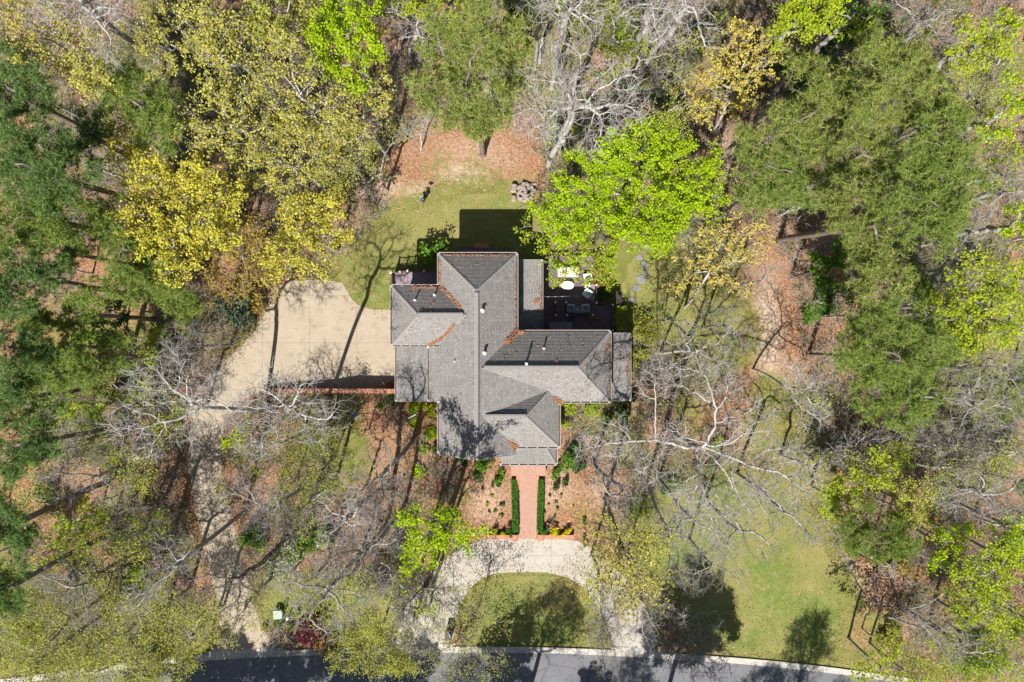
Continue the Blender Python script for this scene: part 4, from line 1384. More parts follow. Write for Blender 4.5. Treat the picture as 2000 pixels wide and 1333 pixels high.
    if lf is not None:
        if pine:
            tw = E; dd = d2
            keep = rng.random(len(tw)) < .35
            CC = [tw[keep]]; DD = [dd[keep]]
            for c, r, rz in W:          # needle sprays at the ends of the boughs
                nb = max(8, int(15 * (r / 2.2) ** 2)); nt_ = 18
                dv = norm(rng.normal(0, 1, (nb, 3)) + [0, 0, .45]); q = rng.random((nb, 1)) ** .45
                bc = c - bxy + dv * q * np.array([r, r, rz]) * rng.uniform(.75, 1.12, (nb, 1))
                bd = norm(bc - (c - bxy) + np.array([0, 0, .4]))
                bc = np.repeat(bc, nt_, 0) + rng.normal(0, .31, (nb * nt_, 3)) * [1, 1, .5]
                kp = rng.random(len(bc)) < dens
                CC.append(bc[kp]); DD.append(np.repeat(bd, nt_, 0)[kp])
            V, F = needle_tris(np.concatenate(CC), np.concatenate(DD), 16, .40, .052, rng)
            STATS['tri'] += len(F)
        else:
            k = max(1, int(round(per)))
            cell = np.floor((A + bxy) / np.array([.95, .95, .8])).astype(int)
            hsh = (np.sin(cell[:, 0] * 12.99 + cell[:, 1] * 78.23 + cell[:, 2] * 37.7 + seed) * 43758.5) % 1.0
            reps = rng.poisson(per * dens * np.where(hsh < .28, .18, .45 + 1.15 * hsh))
            t = rng.uniform(.25, 1.08, reps.sum())[:, None]
            C = np.repeat(A, reps, 0) * (1 - t) + np.repeat(E, reps, 0) * t + rng.normal(0, jit * .5, (reps.sum(), 3)) * np.array([1, 1, .7])
            V, F = leaf_quads(C, (size or lsz), rng, .5)
            STATS['tri'] += 2 * len(F)
        link('crown', mesh_np('crown', V, [F]), LEAF[lf], root)
    return root


def copy_tree(src, loc, rz, sc, label, group=None):
    r = src.copy(); COL.objects.link(r)
    r.location = [float(v) for v in loc]; r.rotation_euler = (0, 0, rz); r.scale = (sc, sc, sc)
    r['label'] = label
    if group: r['group'] = group
    elif 'group' in r: del r['group']
    for ch in src.children:
        c = ch.copy(); COL.objects.link(c); c.parent = r
    return r


T = tree
# ---- upper left: ochre and yellow budding hardwoods
T('yellow', 19, [(80, 50, 75), (150, 110, 65), (60, 120, 45), (180, 160, 40)], 'ochre budding tree filling the top left corner of the wood', dens=.75)
T('bare', 20, [(150, -40, 80), (220, 20, 40), (90, 20, 40), (200, 95, 35), (160, 40, 30)], 'pale trunked tree leaning out over the top edge near the left corner', base=(283, 98), trunk=.34, fork=9)
T('yellow', 17, [(355, 60, 75), (300, 30, 55), (390, 20, 45), (300, 100, 45)], 'ochre budding tree at the top edge with pale forked limbs', dens=.5)
T('yellow', 18, [(455, 130, 80), (420, 60, 60), (500, 60, 60), (400, 110, 45)], 'ochre budding tree showing a curved white limb across its crown', dens=.5)
T('yellow', 18, [(420, 230, 75), (490, 250, 75), (450, 190, 50), (400, 280, 40)], 'spreading ochre tree above the brightest yellow crown', dens=.5)
T('yellow', 19, [(570, 150, 75), (600, 230, 75), (650, 210, 55), (540, 100, 45)], 'ochre budding tree just left of the upper lime green crown', dens=.5)
T('yellow', 16, [(700, 210, 60), (735, 175, 42), (690, 260, 40), (650, 270, 35)], 'ochre tree with long pale limbs below the upper lime green crown', dens=.5)
T('yellow', 16, [(560, 330, 75), (620, 300, 55), (500, 320, 55), (580, 280, 50)], 'sparser ochre tree with white limbs left of the bare clearing', dens=.5)
T('bright', 17, [(350, 400, 75), (290, 350, 60), (410, 450, 65), (320, 480, 55), (440, 380, 50), (260, 420, 40), (340, 530, 40), (380, 340, 45)],
  'brightest yellow dense crown in the left part of the wood')
T('bright', 13, [(600, 430, 65), (650, 400, 42), (560, 490, 55), (620, 500, 55), (530, 520, 40), (665, 450, 35), (575, 400, 40)],
  'yellow budding tree overhanging the top of the driveway pad', dens=.62)
T('ochre', 11, [(475, 500, 55), (440, 550, 45), (510, 545, 45), (430, 480, 35), (490, 450, 40)], 'brownish half bare tree between the two yellow crowns', dens=1.2)
T('bright', 15, [(240, 265, 45), (225, 310, 38), (265, 300, 30)], 'small yellow crown squeezed between dark pines at the upper left', dens=.7)
T('yellow', 17, [(545, 40, 60), (590, 15, 50), (500, 20, 40)], 'ochre tree at the top edge left of the lime green crown', dens=.7, leaf='olive', size=.11)
T('olive', 13, [(690, 300, 45), (660, 340, 40), (640, 260, 40)], 'thin olive tree beside the orange leaf litter of the clearing')
T('lime', 18, [(675, 80, 62), (640, 115, 45), (715, 60, 42), (650, 30, 48), (700, 140, 38), (620, 70, 35), (740, 110, 25), (690, 20, 40)], 'vivid lime green leafy tree at the top edge left of centre')
# ---- pines on the left
T('pine_dark', 20, [(30, 140, 55), (60, 200, 50), (10, 220, 45)], 'dark pine at the left edge under the ochre corner tree')
T('pine_dark', 21, [(60, 290, 70), (110, 345, 65), (20, 340, 50)], 'large dark pine at the left edge beside the small yellow crown')
T('pine', 20, [(45, 420, 65), (120, 430, 58), (80, 380, 50), (20, 470, 50)], 'broad green pine at the left edge level with the yellow tree')
T('pine', 16, [(225, 455, 52), (200, 415, 38), (260, 500, 45), (285, 550, 48), (240, 550, 40), (300, 500, 30)], 'mid green pine tucked under the brightest yellow crown')
T('pine', 12, [(350, 583, 36), (375, 600, 24), (330, 560, 24)], 'small pine sprig below the brightest yellow crown')
T('pine', 16, [(255, 200, 52), (300, 245, 42), (220, 170, 35), (340, 260, 32), (260, 150, 28), (310, 190, 34)], 'light green pine surrounded by ochre trees at the upper left')
T('pine_dark', 20, [(40, 545, 62), (85, 510, 38), (10, 590, 40)], 'dark pine at the left edge with its trunk leaning across orange litter')
T('pine_dark', 18, [(20, 650, 55), (65, 690, 42), (30, 720, 40)], 'dark pine at the left edge above the ground shadows of other trunks')
T('pine', 13, [(70, 610, 24), (85, 635, 22), (60, 640, 20)], 'tiny pale green pine top standing in the left shade')
T('pine', 16, [(110, 735, 52), (60, 770, 48), (150, 710, 36), (90, 690, 32)], 'mid green pine left of the curving driveway')
T('pine_dark', 18, [(45, 850, 52), (80, 880, 38), (20, 900, 38)], 'dark pine at the left edge below the driveway pad level')
T('pine_dark', 20, [(15, 1030, 48), (45, 1060, 35), (20, 990, 32)], 'tall dark pine at the left edge with a long trunk on the ground behind', base=(205, 944), trunk=.32)
T('pine_dark', 18, [(10, 1125, 42), (25, 1170, 30)], 'dark pine at the lower left edge')
T('pine', 14, [(200, 700, 42), (225, 670, 28), (180, 730, 28)], 'soft green pine between the left shrubs and the driveway')
T('pine_dark', 19, [(-10, 760, 45), (10, 800, 40)], 'dark pine half out of the frame at the left edge')
# ---- left bare and olive trees near the driveway
T('twiggy', 9, [(395, 690, 48), (370, 650, 36), (420, 650, 30), (355, 700, 30)], 'white twigged small tree beside the driveway bend')
T('bare', 16, [(300, 755, 58), (250, 830, 48), (395, 770, 58), (340, 700, 38), (290, 870, 40), (450, 810, 40), (370, 850, 40)], 'large bare tree spreading pale limbs over the narrow driveway', base=(518, 800), trunk=.26)
T('bare', 19, [(555, 800, 55), (620, 830, 45), (500, 860, 50), (590, 745, 36), (520, 740, 30), (470, 780, 32), (650, 800, 25)], 'tall bare tree in front of the long brick wall', base=(645, 778), trunk=.24)
T('twiggy', 16, [(740, 895, 40), (755, 960, 42), (720, 990, 36), (700, 940, 30)], 'slim white limbed tree in the leaf litter left of the front door', base=(806, 862))
T('olive', 8, [(600, 915, 62), (650, 890, 45), (560, 950, 42), (690, 930, 40)], 'low olive green tree in the litter below the brick wall', leaf='yellowgreen', dens=.45)
T('twiggy', 14, [(520, 1000, 55), (470, 965, 45), (560, 1030, 40)], 'grey twiggy tree over the litter right of the driveway', base=(640, 930))
T('lime', 18, [(830, 1050, 46), (800, 1015, 36), (880, 1030, 42), (905, 1062, 26), (800, 1092, 36), (935, 1038, 22), (860, 1000, 30), (845, 1090, 26)],
  'bright lime green leafy tree above the left arm of the front drive', base=(868, 962), dens=.8)
T('bare', 16, [(690, 1080, 55), (735, 1130, 45), (640, 1110, 42), (760, 1060, 35)], 'dark limbed half bare tree left of the lime green tree', base=(792, 985), bark='grey')
T('olive', 10, [(650, 1170, 58), (590, 1150, 40), (700, 1140, 40), (720, 1190, 35)], 'olive budding tree above the purple shrub', dens=.6)
T('olive', 8, [(715, 1255, 48), (680, 1285, 34), (755, 1285, 36), (730, 1210, 28), (775, 1300, 28)], 'olive yellow tree hanging over the road right of the purple shrub', dens=1.4)
T('olive', 6.5, [(860, 1190, 42), (930, 1170, 46), (880, 1300, 46), (960, 1300, 42), (830, 1290, 35), (920, 1230, 40), (975, 1200, 35)], 'multi stemmed tree with long whips fanning over the road kerb', base=(897, 1246), stems=6, fork=1.6, dens=.3)
T('bare', 17, [(430, 1110, 48), (490, 1145, 45), (395, 1150, 38), (460, 1190, 36), (520, 1100, 35)], 'dark limbed bare tree reaching over the lower driveway', base=(610, 1010), bark='dark')
T('bare', 18, [(640, 1140, 45), (590, 1180, 42), (690, 1190, 40), (560, 1130, 36), (650, 1230, 34)], 'dark limbed bare tree reaching down over the olive crowns right of the driveway', base=(757, 1020), bark='grey', trunk=.24)
T('bare', 17, [(330, 1100, 42), (290, 1150, 40), (370, 1080, 36), (260, 1180, 34)], 'grey bare tree spreading over the pink azaleas', base=(478, 1000), bark='grey')
T('bare', 16, [(830, 1130, 40), (800, 1170, 40), (860, 1160, 32)], 'thin dark bare tree below the lime green leafy tree', base=(868, 1040), bark='dark')
T('twiggy', 15, [(140, 1150, 45), (100, 1130, 40), (170, 1190, 40)], 'grey twiggy tree between the lower left olive crowns', base=(300, 1060))
T('olive', 13, [(200, 1130, 65), (260, 1100, 50), (160, 1090, 40), (240, 1160, 40)], 'olive tree with a dark diagonal trunk in the lower left', base=(330, 1075), trunk=.26, dens=.55, bark='dark')
T('yellowgreen', 10, [(120, 1060, 42), (150, 1020, 36), (90, 1090, 32)], 'yellow green tree beside the left edge pines', dens=.6)
T('olive', 15, [(100, 1230, 75), (40, 1190, 50), (140, 1280, 50), (60, 1270, 45)], 'broad olive tree in the lower left corner', dens=.75)
T('olive', 14, [(240, 1230, 65), (300, 1195, 55), (180, 1290, 50), (260, 1290, 45)], 'olive tree overhanging the left end of the road', dens=.7)
T('olive', 10, [(340, 1275, 45), (390, 1215, 42), (370, 1250, 35)], 'olive sapling beside the driveway mouth', dens=.8)
T('olive', 14, [(25, 1300, 50), (70, 1325, 40)], 'olive tree cut by the bottom left corner', dens=.8)
T('twiggy', 12, [(130, 940, 50), (180, 900, 40), (220, 960, 42)], 'grey twiggy tree above the long fallen shadow at the left')
T('olive', 11, [(200, 875, 42), (250, 925, 42), (290, 900, 30)], 'thin olive tree among bare trees at the left', dens=.8)
T('twiggy', 10, [(270, 1020, 50), (320, 1050, 42), (230, 1050, 36)], 'grey brush tree above the lower left olive crowns')
T('twiggy', 10, [(170, 850, 40), (120, 880, 36)], 'small grey twig tree right of the left edge pines')
# ---- top centre
T('pine_olive', 25, [(920, 105, 66), (855, 140, 50), (985, 130, 50), (930, 195, 52), (870, 65, 52), (960, 50, 56), (835, 190, 36), (1010, 90, 40), (890, 230, 30), (975, 215, 34), (940, 250, 26)],
  'tall pine above the clearing with its grey trunk base showing', base=(943, 303), trunk=.34, dens=.75)
T('bare', 6.5, [(828, 240, 30), (810, 262, 22), (840, 220, 20)], 'little white bare tree at the left side of the clearing', base=(822, 292))
T('bare', 15, [(800, 60, 36), (835, 95, 34), (850, 45, 28), (775, 20, 28)], 'white twigged dead tree right of the lime green crown', base=(803, 116))
T('bare', 24, [(1110, 190, 62), (1050, 235, 55), (1180, 225, 58), (1100, 120, 56), (1165, 140, 48), (1230, 210, 50), (1040, 160, 36), (1220, 150, 40), (1090, 260, 36), (1150, 280, 36)],
  'large white bare tree with thick trunk behind the wood pile', base=(1071, 322), trunk=.36, fork=8)
T('bare', 25, [(1105, -10, 70), (1150, 30, 50), (1060, 20, 40)], 'pale trunk leaning out past the top edge left of the twin trunks', base=(1077, 172), trunk=.30, fork=14)
T('bare', 25, [(1280, -40, 70), (1240, 20, 45), (1300, 30, 45)], 'left one of two parallel pale trunks leaning over the top edge', base=(1221, 141), trunk=.27, fork=13)
T('bare', 22, [(1330, 20, 55), (1360, -30, 55), (1300, 60, 45), (1370, 70, 36)], 'right one of two parallel pale trunks with white twigs at the top edge', base=(1258, 131), trunk=.30, fork=13)
T('yellowgreen', 15, [(890, 5, 50), (830, 5, 40), (780, 10, 36)], 'yellow green tree behind the tall pine at the top edge', dens=.8)
T('lime', 14, [(1045, 10, 42), (1090, 25, 36), (1015, 40, 28)], 'lime green tree at the top edge beside a pale leaning trunk', dens=.55)
T('yellowgreen', 12, [(1150, 40, 45), (1190, 80, 42), (1170, 10, 40)], 'thin yellow green tree between pale trunks at the top', dens=.45)
T('green', 12, [(760, 10, 36), (730, 5, 30), (1010, 70, 26)], 'small green tree squeezed at the top edge right of lime crown', dens=.7)
T('pale_yellow', 15, [(1430, 140, 55), (1385, 190, 42), (1480, 100, 48), (1450, 75, 40), (1395, 140, 34), (1515, 85, 32), (1440, 200, 36), (1500, 130, 30), (1370, 225, 24)],
  'pale yellow flowering tree with white curling limbs right of top centre', base=(1390, 258), trunk=.2, dens=.8)
T('dark', 11, [(1540, 130, 36), (1560, 165, 34), (1660, 60, 40), (1620, 110, 36)], 'dark evergreen behind the pale yellow tree', dens=.8)
T('lime', 20, [(1565, 25, 52), (1530, 60, 40), (1605, 10, 46), (1590, 55, 36)], 'soft lime green tree at the top edge right of the pale yellow tree', leaf='yellowgreen')
# ---- pines on the right
T('pine_olive', 19, [(1590, 210, 68), (1535, 255, 48), (1640, 165, 46), (1570, 290, 42)], 'pine right of the pale yellow tree on the edge of the big pine stand')
T('pine_olive', 21, [(1740, 150, 76), (1800, 195, 56), (1695, 105, 48), (1690, 200, 46), (1780, 110, 46)], 'large pine in the upper middle of the right stand', dens=1.0)
T('pine', 18, [(1510, 330, 60), (1480, 375, 42), (1565, 375, 50), (1550, 320, 40)], 'pine beside the big lime green tree', dens=1.0)
T('pine_olive', 20, [(1680, 285, 66), (1625, 330, 54), (1725, 330, 46)], 'pine in the very middle of the right stand')
T('pine', 22, [(1825, 290, 70), (1865, 350, 52), (1790, 330, 42), (1850, 240, 40)], 'pine on the right flank of the stand beside the reddish gap')
T('pine', 23, [(1780, 415, 72), (1845, 440, 52), (1740, 390, 44), (1830, 390, 42)], 'dark centred pine right of the leaning grey trunk')
T('pine_olive', 22, [(1700, 475, 60), (1650, 395, 46), (1720, 545, 50), (1660, 440, 36)], 'pine carried on the long leaning grey trunk', base=(1521, 470), trunk=.34)
T('pine', 18, [(1740, 680, 82), (1700, 750, 58), (1790, 720, 66), (1720, 620, 52), (1760, 790, 56), (1660, 690, 40), (1830, 690, 42), (1800, 650, 42), (1680, 640, 36)],
  'large round isolated pine at the right of the bare lawn trees')
T('pine', 10, [(1705, 1035, 52), (1750, 1055, 36), (1670, 1050, 34), (1725, 1075, 30)], 'low bright pine beside the lower right lawn', dens=1.1)
T('pine_olive', 17, [(1560, 120, 30), (1460, 270, 30), (1480, 300, 26)], 'narrow pine between the pale yellow tree and the stand', dens=.8)
# ---- right edge
T('lime', 19, [(1925, 85, 48), (1890, 110, 40), (1960, 50, 42), (1885, 55, 34), (1950, 100, 30)], 'yellow green leafy tree in the top right corner', leaf='yellowgreen', dens=.7)
T('lime', 18, [(1965, 235, 45), (1990, 195, 36), (1935, 260, 34), (1985, 150, 36)], 'lime green tree at the right edge beside the reddish gap', dens=.6)
T('twiggy', 18, [(1790, 30, 45), (1840, 60, 50), (1760, 10, 36), (1860, 20, 36)], 'grey purple twiggy tree at the top edge right of the pine stand')
T('lime', 19, [(1982, 450, 38), (1995, 410, 30)], 'lime green tree cut by the right edge', dens=.7)
T('yellowgreen', 16, [(1930, 580, 52), (1960, 530, 46), (1880, 550, 36), (1940, 640, 48), (1890, 610, 38), (1900, 660, 36), (1900, 510, 30)], 'yellow green tree at the right of the round pine', dens=.75)
T('twiggy', 18, [(1965, 340, 40), (1990, 380, 40), (1940, 400, 36)], 'grey bare tree at the right edge behind the pines')
T('bare', 15, [(1900, 770, 56), (1960, 820, 52), (1875, 840, 42), (1930, 720, 40)], 'white bare tree at the right edge beyond the round pine', bark='grey')
T('twiggy', 14, [(1965, 700, 42), (1990, 750, 36), (1870, 720, 36)], 'grey twiggy tree at the right edge under the yellow green crown')
T('bare', 18, [(1900, 950, 50), (1960, 980, 45), (1860, 975, 36), (1990, 930, 36)], 'bare tree with one thick dark limb at the right edge', base=(1800, 935), trunk=.25, bark='grey')
T('twiggy', 9, [(1830, 880, 45), (1870, 910, 42), (1800, 850, 36), (1900, 880, 36)], 'grey brush tree in the brown gap at the right')
T('bare', 17, [(1195, 860, 52), (1285, 745, 50), (1395, 745, 52), (1470, 830, 54), (1525, 900, 52), (1350, 965, 52), (1450, 965, 60), (1265, 905, 44), (1565, 960, 38), (1150, 880, 34), (1320, 850, 40), (1400, 880, 45), (1390, 1010, 40)],
  'huge white limbed bare tree spreading right of the front walk', base=(1300, 832), trunk=.33, fork=5.5)
T('bare', 10, [(1570, 755, 42), (1590, 810, 38), (1545, 725, 30), (1545, 780, 28)], 'white bare tree against the brown litter left of the round pine', base=(1471, 722), trunk=.13)
T('bare', 11, [(1340, 670, 40), (1395, 690, 36), (1305, 720, 32), (1420, 650, 25)], 'slim white bare tree on the lawn right of the east wing', base=(1290, 690))
T('bare', 7, [(1680, 880, 45), (1640, 890, 34), (1720, 860, 32)], 'low bare tree below the round pine', bark='grey')
T('olive', 6, [(1720, 905, 45), (1680, 925, 35), (1765, 890, 34)], 'olive green sapling under the low bare tree', leaf='yellowgreen', dens=.7)
T('twiggy', 9, [(1490, 545, 36), (1465, 565, 28), (1510, 530, 26)], 'grey twig tree at the right end of the back lawn')
T('pale_yellow', 11, [(1350, 540, 42), (1420, 480, 42), (1460, 450, 36), (1385, 460, 34), (1320, 560, 22), (1480, 490, 28), (1405, 530, 32), (1350, 500, 28), (1435, 560, 26)],
  'pale yellow budding tree beside the big lime crown', base=(1338, 600), trunk=.15, dens=.65)
T('lime', 13, [(1240, 295, 64), (1170, 330, 50), (1310, 305, 58), (1370, 370, 48), (1330, 400, 52), (1260, 390, 60), (1180, 405, 52), (1110, 375, 44), (1300, 250, 36), (1230, 450, 48), (1120, 440, 46), (1060, 410, 28), (1290, 470, 36), (1395, 420, 32), (1390, 320, 30), (1250, 245, 26), (1130, 320, 28), (1200, 280, 28)],
  'huge vivid lime green tree behind the deck', base=(1206, 420), trunk=.26, dens=1.2)
T('yellowgreen', 8, [(1055, 470, 36), (1095, 510, 42), (1160, 505, 42), (1150, 540, 26), (1090, 540, 24), (1190, 540, 26), (1030, 440, 22), (1130, 470, 36), (1185, 500, 30)],
  'yellow green tree drooping over the white deck furniture', base=(1130, 478), dens=.55, size=.10)
# ---- lower right
T('olive', 17, [(1200, 1060, 52), (1250, 1090, 54), (1180, 1120, 46), (1270, 1150, 38), (1220, 1160, 44), (1170, 1160, 34), (1155, 1010, 34), (1280, 1060, 32)],
  'ochre flecked tree with a dark trunk right of the pale front drive', base=(1182, 975), trunk=.24, leaf='yellow', bark='dark', dens=.5, size=.085)
T('twiggy', 14, [(1290, 1015, 42), (1335, 1065, 40), (1310, 1120, 32)], 'grey twiggy tree hanging over the front lawn', base=(1262, 945), bark='grey')
T('bare', 13, [(1450, 1020, 40), (1490, 1060, 34), (1420, 1060, 30)], 'small white bare tree on the upper part of the front lawn', bark='grey')
T('twiggy', 4.5, [(1180, 1180, 36), (1205, 1235, 40), (1190, 1285, 38), (1165, 1235, 30)], 'brown twiggy crepe myrtle on the strip by the right drive mouth', base=(1182, 1220), stems=5, fork=1.2)
T('bare', 5, [(1380, 1230, 40), (1350, 1290, 42), (1330, 1200, 32), (1405, 1285, 36), (1390, 1310, 30), (1310, 1290, 30)], 'curly white bare crepe myrtle beside the road', base=(1330, 1232), stems=5, fork=1.3, bark='grey')
T('lime', 15, [(1930, 1150, 62), (1960, 1080, 46), (1890, 1195, 46), (1980, 1210, 40), (1890, 1120, 36)], 'lime green leafy tree at the lower right edge', dens=.75, leaf='yellowgreen')
T('lime', 11, [(1850, 1060, 40), (1830, 1100, 30), (1880, 1040, 30)], 'lime flecked sapling left of the lower right leafy tree', dens=.65)
T('yellowgreen', 8, [(1650, 965, 42), (1615, 985, 32), (1680, 985, 30), (1640, 1000, 30)], 'yellow green small tree above the low bright pine', dens=.8)
T('yellowgreen', 9, [(1785, 985, 42), (1760, 960, 30), (1800, 1010, 28)], 'olive lime small tree right of the low bright pine', leaf='olive', dens=1.2)
T('olive', 12, [(1900, 1290, 52), (1970, 1300, 42), (1840, 1290, 40), (1930, 1250, 36)], 'olive tree in the bottom right corner', leaf='yellowgreen', dens=.7)
T('olive', 8, [(1770, 1310, 42), (1730, 1325, 32), (1810, 1320, 32)], 'olive tree at the bottom edge beside the end of the lawn')
T('twiggy', 14, [(1800, 1220, 42), (1850, 1255, 40), (1890, 1240, 36)], 'twin stemmed dark bare tree in the lower right brush', base=(1755, 1185), bark='grey', stems=2, trunk=.13)
T('twiggy', 9, [(1960, 1000, 42), (1920, 1020, 36)], 'grey brush tree above the lower right leafy tree')
T('green', 12, [(1985, 1010, 36), (1995, 1060, 30)], 'small green tree cut by the right edge', leaf='lime', dens=.6)
T('dark', 9, [(1612, 515, 34), (1640, 500, 28), (1600, 545, 26), (1615, 560, 22)], 'dark green broadleaf tree right of the orange litter strip', leaf='green', dens=1.1)
T('green', 7, [(1650, 560, 26), (1600, 600, 26), (1680, 590, 26)], 'dull green understory tree between the stand and the round pine', dens=.5)
T('twiggy', 8, [(1900, 450, 40), (1840, 560, 40), (1800, 570, 34)], 'grey dead brush tree beside the yellow green right crown')
T('dark', 8, [(230, 600, 36), (200, 630, 30), (245, 630, 28)], 'dark broadleaf evergreen in the shade left of the driveway pad', dens=.8)
T('green', 7, [(175, 640, 32), (150, 670, 28), (195, 665, 26)], 'dull green understory tree in the left shade', dens=.6)
T('lime', 5, [(312, 655, 24), (295, 675, 20)], 'small lime green sapling between two long trunk shadows', dens=.6)
T('yellowgreen', 7, [(150, 790, 36), (130, 810, 28), (180, 820, 32), (150, 750, 24)], 'lime tinted understory tree left of the driveway', dens=.5)
T('green', 7, [(170, 800, 30), (210, 770, 26)], 'small pale green understory tree in the left gap', dens=.5)
T('lime', 5, [(440, 865, 26), (470, 850, 22)], 'small lime sapling hanging over the narrow driveway', dens=.6)
T('olive', 9, [(770, 270, 22), (740, 330, 30), (700, 370, 34)], 'thin grey olive tree at the left edge of the clearing', dens=.25)
T('twiggy', 8, [(1300, 150, 40), (1340, 120, 36), (1290, 190, 36)], 'grey brush tree under the twin pale trunks')
T('green', 9, [(1230, 90, 40), (1200, 130, 36), (1350, 90, 36)], 'dull green tree below the twin trunks', leaf='olive', dens=.6)
T('dark', 8, [(1020, 60, 30), (1000, 20, 30), (1310, 190, 30)], 'dark shade tree behind the tall pine', dens=.6)
# ---- fillers along the edges of the wood and veils of twigs over the drives
T('yellowgreen', 15, [(1970, 330, 42), (1940, 370, 36), (1985, 290, 30)], 'yellow green tree at the right edge behind the pine stand', dens=.55)
T('olive', 14, [(1905, 170, 44), (1935, 205, 38), (1880, 210, 34)], 'olive tree beside the reddish gap at the upper right', leaf='yellowgreen', dens=.5)
T('green', 12, [(1825, 600, 45), (1855, 640, 38), (1860, 580, 34)], 'light green tree between the round pine and the pine stand', leaf='yellowgreen', dens=.5)
T('olive', 12, [(1960, 760, 45), (1930, 800, 38), (1985, 800, 36)], 'thin olive tree at the right edge behind the white bare tree', leaf='yellowgreen', dens=.45)
T('olive', 12, [(1850, 930, 45), (1890, 895, 36), (1830, 960, 34)], 'thin olive tree before the thick dark limb at the right', dens=.5)
T('olive', 12, [(1985, 880, 40), (1960, 910, 34)], 'small olive tree cut by the right edge above the thick dark limb', dens=.6)
T('green', 13, [(1700, 30, 42), (1745, 55, 36), (1660, 25, 34)], 'green tree at the top edge above the right pine stand', leaf='green', dens=.7)
T('yellowgreen', 14, [(1850, 15, 42), (1820, 45, 32)], 'yellow green tree at the top edge near the right corner', dens=.5)
T('olive', 14, [(1350, 200, 44), (1310, 235, 38), (1330, 150, 34)], 'olive tree between the twin trunks and the pale yellow tree', dens=.6)
T('olive', 15, [(1215, 50, 45), (1180, 20, 36), (1250, 90, 34)], 'olive green tree behind the large white bare tree', leaf='yellowgreen', dens=.5)
T('pine', 15, [(150, 615, 42), (185, 585, 32), (130, 650, 32)], 'loose green pine over the orange litter at the left')
T('pine_dark', 16, [(185, 245, 36), (160, 290, 34)], 'dark pine in the gap right of the left edge pines')
T('pine', 15, [(140, 510, 38), (165, 470, 32)], 'green pine right of the left edge pines below the yellow crown')
T('yellowgreen', 9, [(290, 700, 32), (260, 730, 28)], 'yellow green sapling at the left of the driveway bend', dens=.45)
T('olive', 11, [(330, 800, 44), (295, 775, 36), (310, 850, 34)], 'olive budding tree left of the narrow driveway', leaf='yellowgreen', dens=.4)
T('green', 9, [(90, 800, 40), (70, 830, 32)], 'green tree beside the dark left pine', dens=.7)
T('olive', 12, [(70, 960, 45), (110, 1000, 40), (60, 1000, 34)], 'olive tree beside the long shadow in the left litter', dens=.6)
T('yellowgreen', 10, [(180, 1010, 45), (215, 1050, 36), (160, 1040, 32)], 'yellow green tree above the lower left olive crowns', dens=.5)
T('olive', 13, [(830, 1175, 40), (870, 1130, 36), (800, 1215, 40), (845, 1220, 34)], 'thin olive tree veiling the left arm of the front drive', dens=.30)
T('yellowgreen', 14, [(800, 1130, 36), (770, 1160, 34), (830, 1190, 30)], 'thin yellow green tree at the outer side of the left drive arm', dens=.3)
T('bare', 13, [(800, 1180, 40), (840, 1220, 36), (780, 1230, 34)], 'pale bare tree fanning over the left drive arm', base=(850, 1085), bark='grey')
T('bare', 12, [(1270, 1180, 40), (1230, 1150, 36), (1260, 1230, 34)], 'pale bare tree fanning over the right drive arm', base=(1225, 1085), bark='grey')
T('twiggy', 12, [(790, 1200, 40), (760, 1160, 36), (810, 1250, 34)], 'grey twiggy tree veiling the left arm of the front drive')
T('olive', 11, [(1165, 1130, 38), (1130, 1110, 30), (1230, 1185, 36)], 'ochre budding sapling veiling the right arm of the front drive', leaf='ochre', dens=.5)
T('olive', 12, [(450, 1225, 45), (500, 1180, 38), (425, 1180, 34)], 'thin olive tree veiling the lower driveway', dens=.35)
T('olive', 8, [(545, 850, 42), (490, 890, 36), (620, 860, 36)], 'thin yellow green tree between bare trees near the brick wall', leaf='yellowgreen', dens=.3)
T('olive', 7, [(1310, 620, 44), (1365, 650, 38), (1280, 600, 34)], 'thin olive tree on the back lawn right of the deck', dens=.3)
T('twiggy', 9, [(1420, 630, 40), (1450, 670, 34), (1390, 610, 32)], 'grey twiggy tree at the right side of the back lawn')
T('bare', 15, [(1210, 990, 40), (1250, 960, 36), (1180, 940, 34)], 'slim pale bare tree right of the front mulch bed', base=(1160, 905), bark='grey')
T('twiggy', 10, [(1400, 1080, 44), (1360, 1130, 40), (1430, 1120, 34)], 'grey twiggy tree hanging over the left side of the front lawn')
T('lime', 14, [(1970, 640, 36), (1990, 590, 30)], 'lime green tree cut by the right edge level with the round pine', dens=.5)
T('yellowgreen', 13, [(1880, 690, 38), (1910, 730, 34)], 'yellow green tree right of the round pine, lower one', dens=.5)
T('yellowgreen', 11, [(1850, 1110, 42), (1885, 1150, 38), (1870, 1080, 30)], 'yellow green tree above the birdhouse', dens=.5)
T('lime', 13, [(1980, 1110, 40), (1960, 1060, 34)], 'lime green tree at the lower right edge, upper one', dens=.6)
T('yellowgreen', 12, [(1940, 1260, 42), (1985, 1240, 36)], 'yellow green tree at the right edge near the bottom corner', dens=.5)
T('yellowgreen', 9, [(1690, 950, 40), (1740, 930, 36), (1720, 900, 30)], 'yellow green tree just below the round isolated pine', dens=.6)
T('lime', 18, [(1640, 30, 40), (1675, 60, 32)], 'lime green tree at the top edge beside the soft lime tree', dens=.6)
T('yellowgreen', 9, [(240, 790, 40), (200, 740, 34), (270, 760, 30)], 'yellow green understory tree left of the large bare tree', dens=.5)
T('yellowgreen', 9, [(250, 1060, 42), (300, 1030, 36)], 'yellow green tree below the long trunk in the left litter', dens=.45)
T('olive', 12, [(580, 1000, 42), (620, 960, 36)], 'thin olive tree over the litter right of the driveway', leaf='yellowgreen', dens=.3)
T('bare', 14, [(1350, 1000, 44), (1400, 1040, 40), (1320, 1040, 36)], 'pale bare tree over the top of the front lawn, left one', base=(1285, 935), bark='grey')
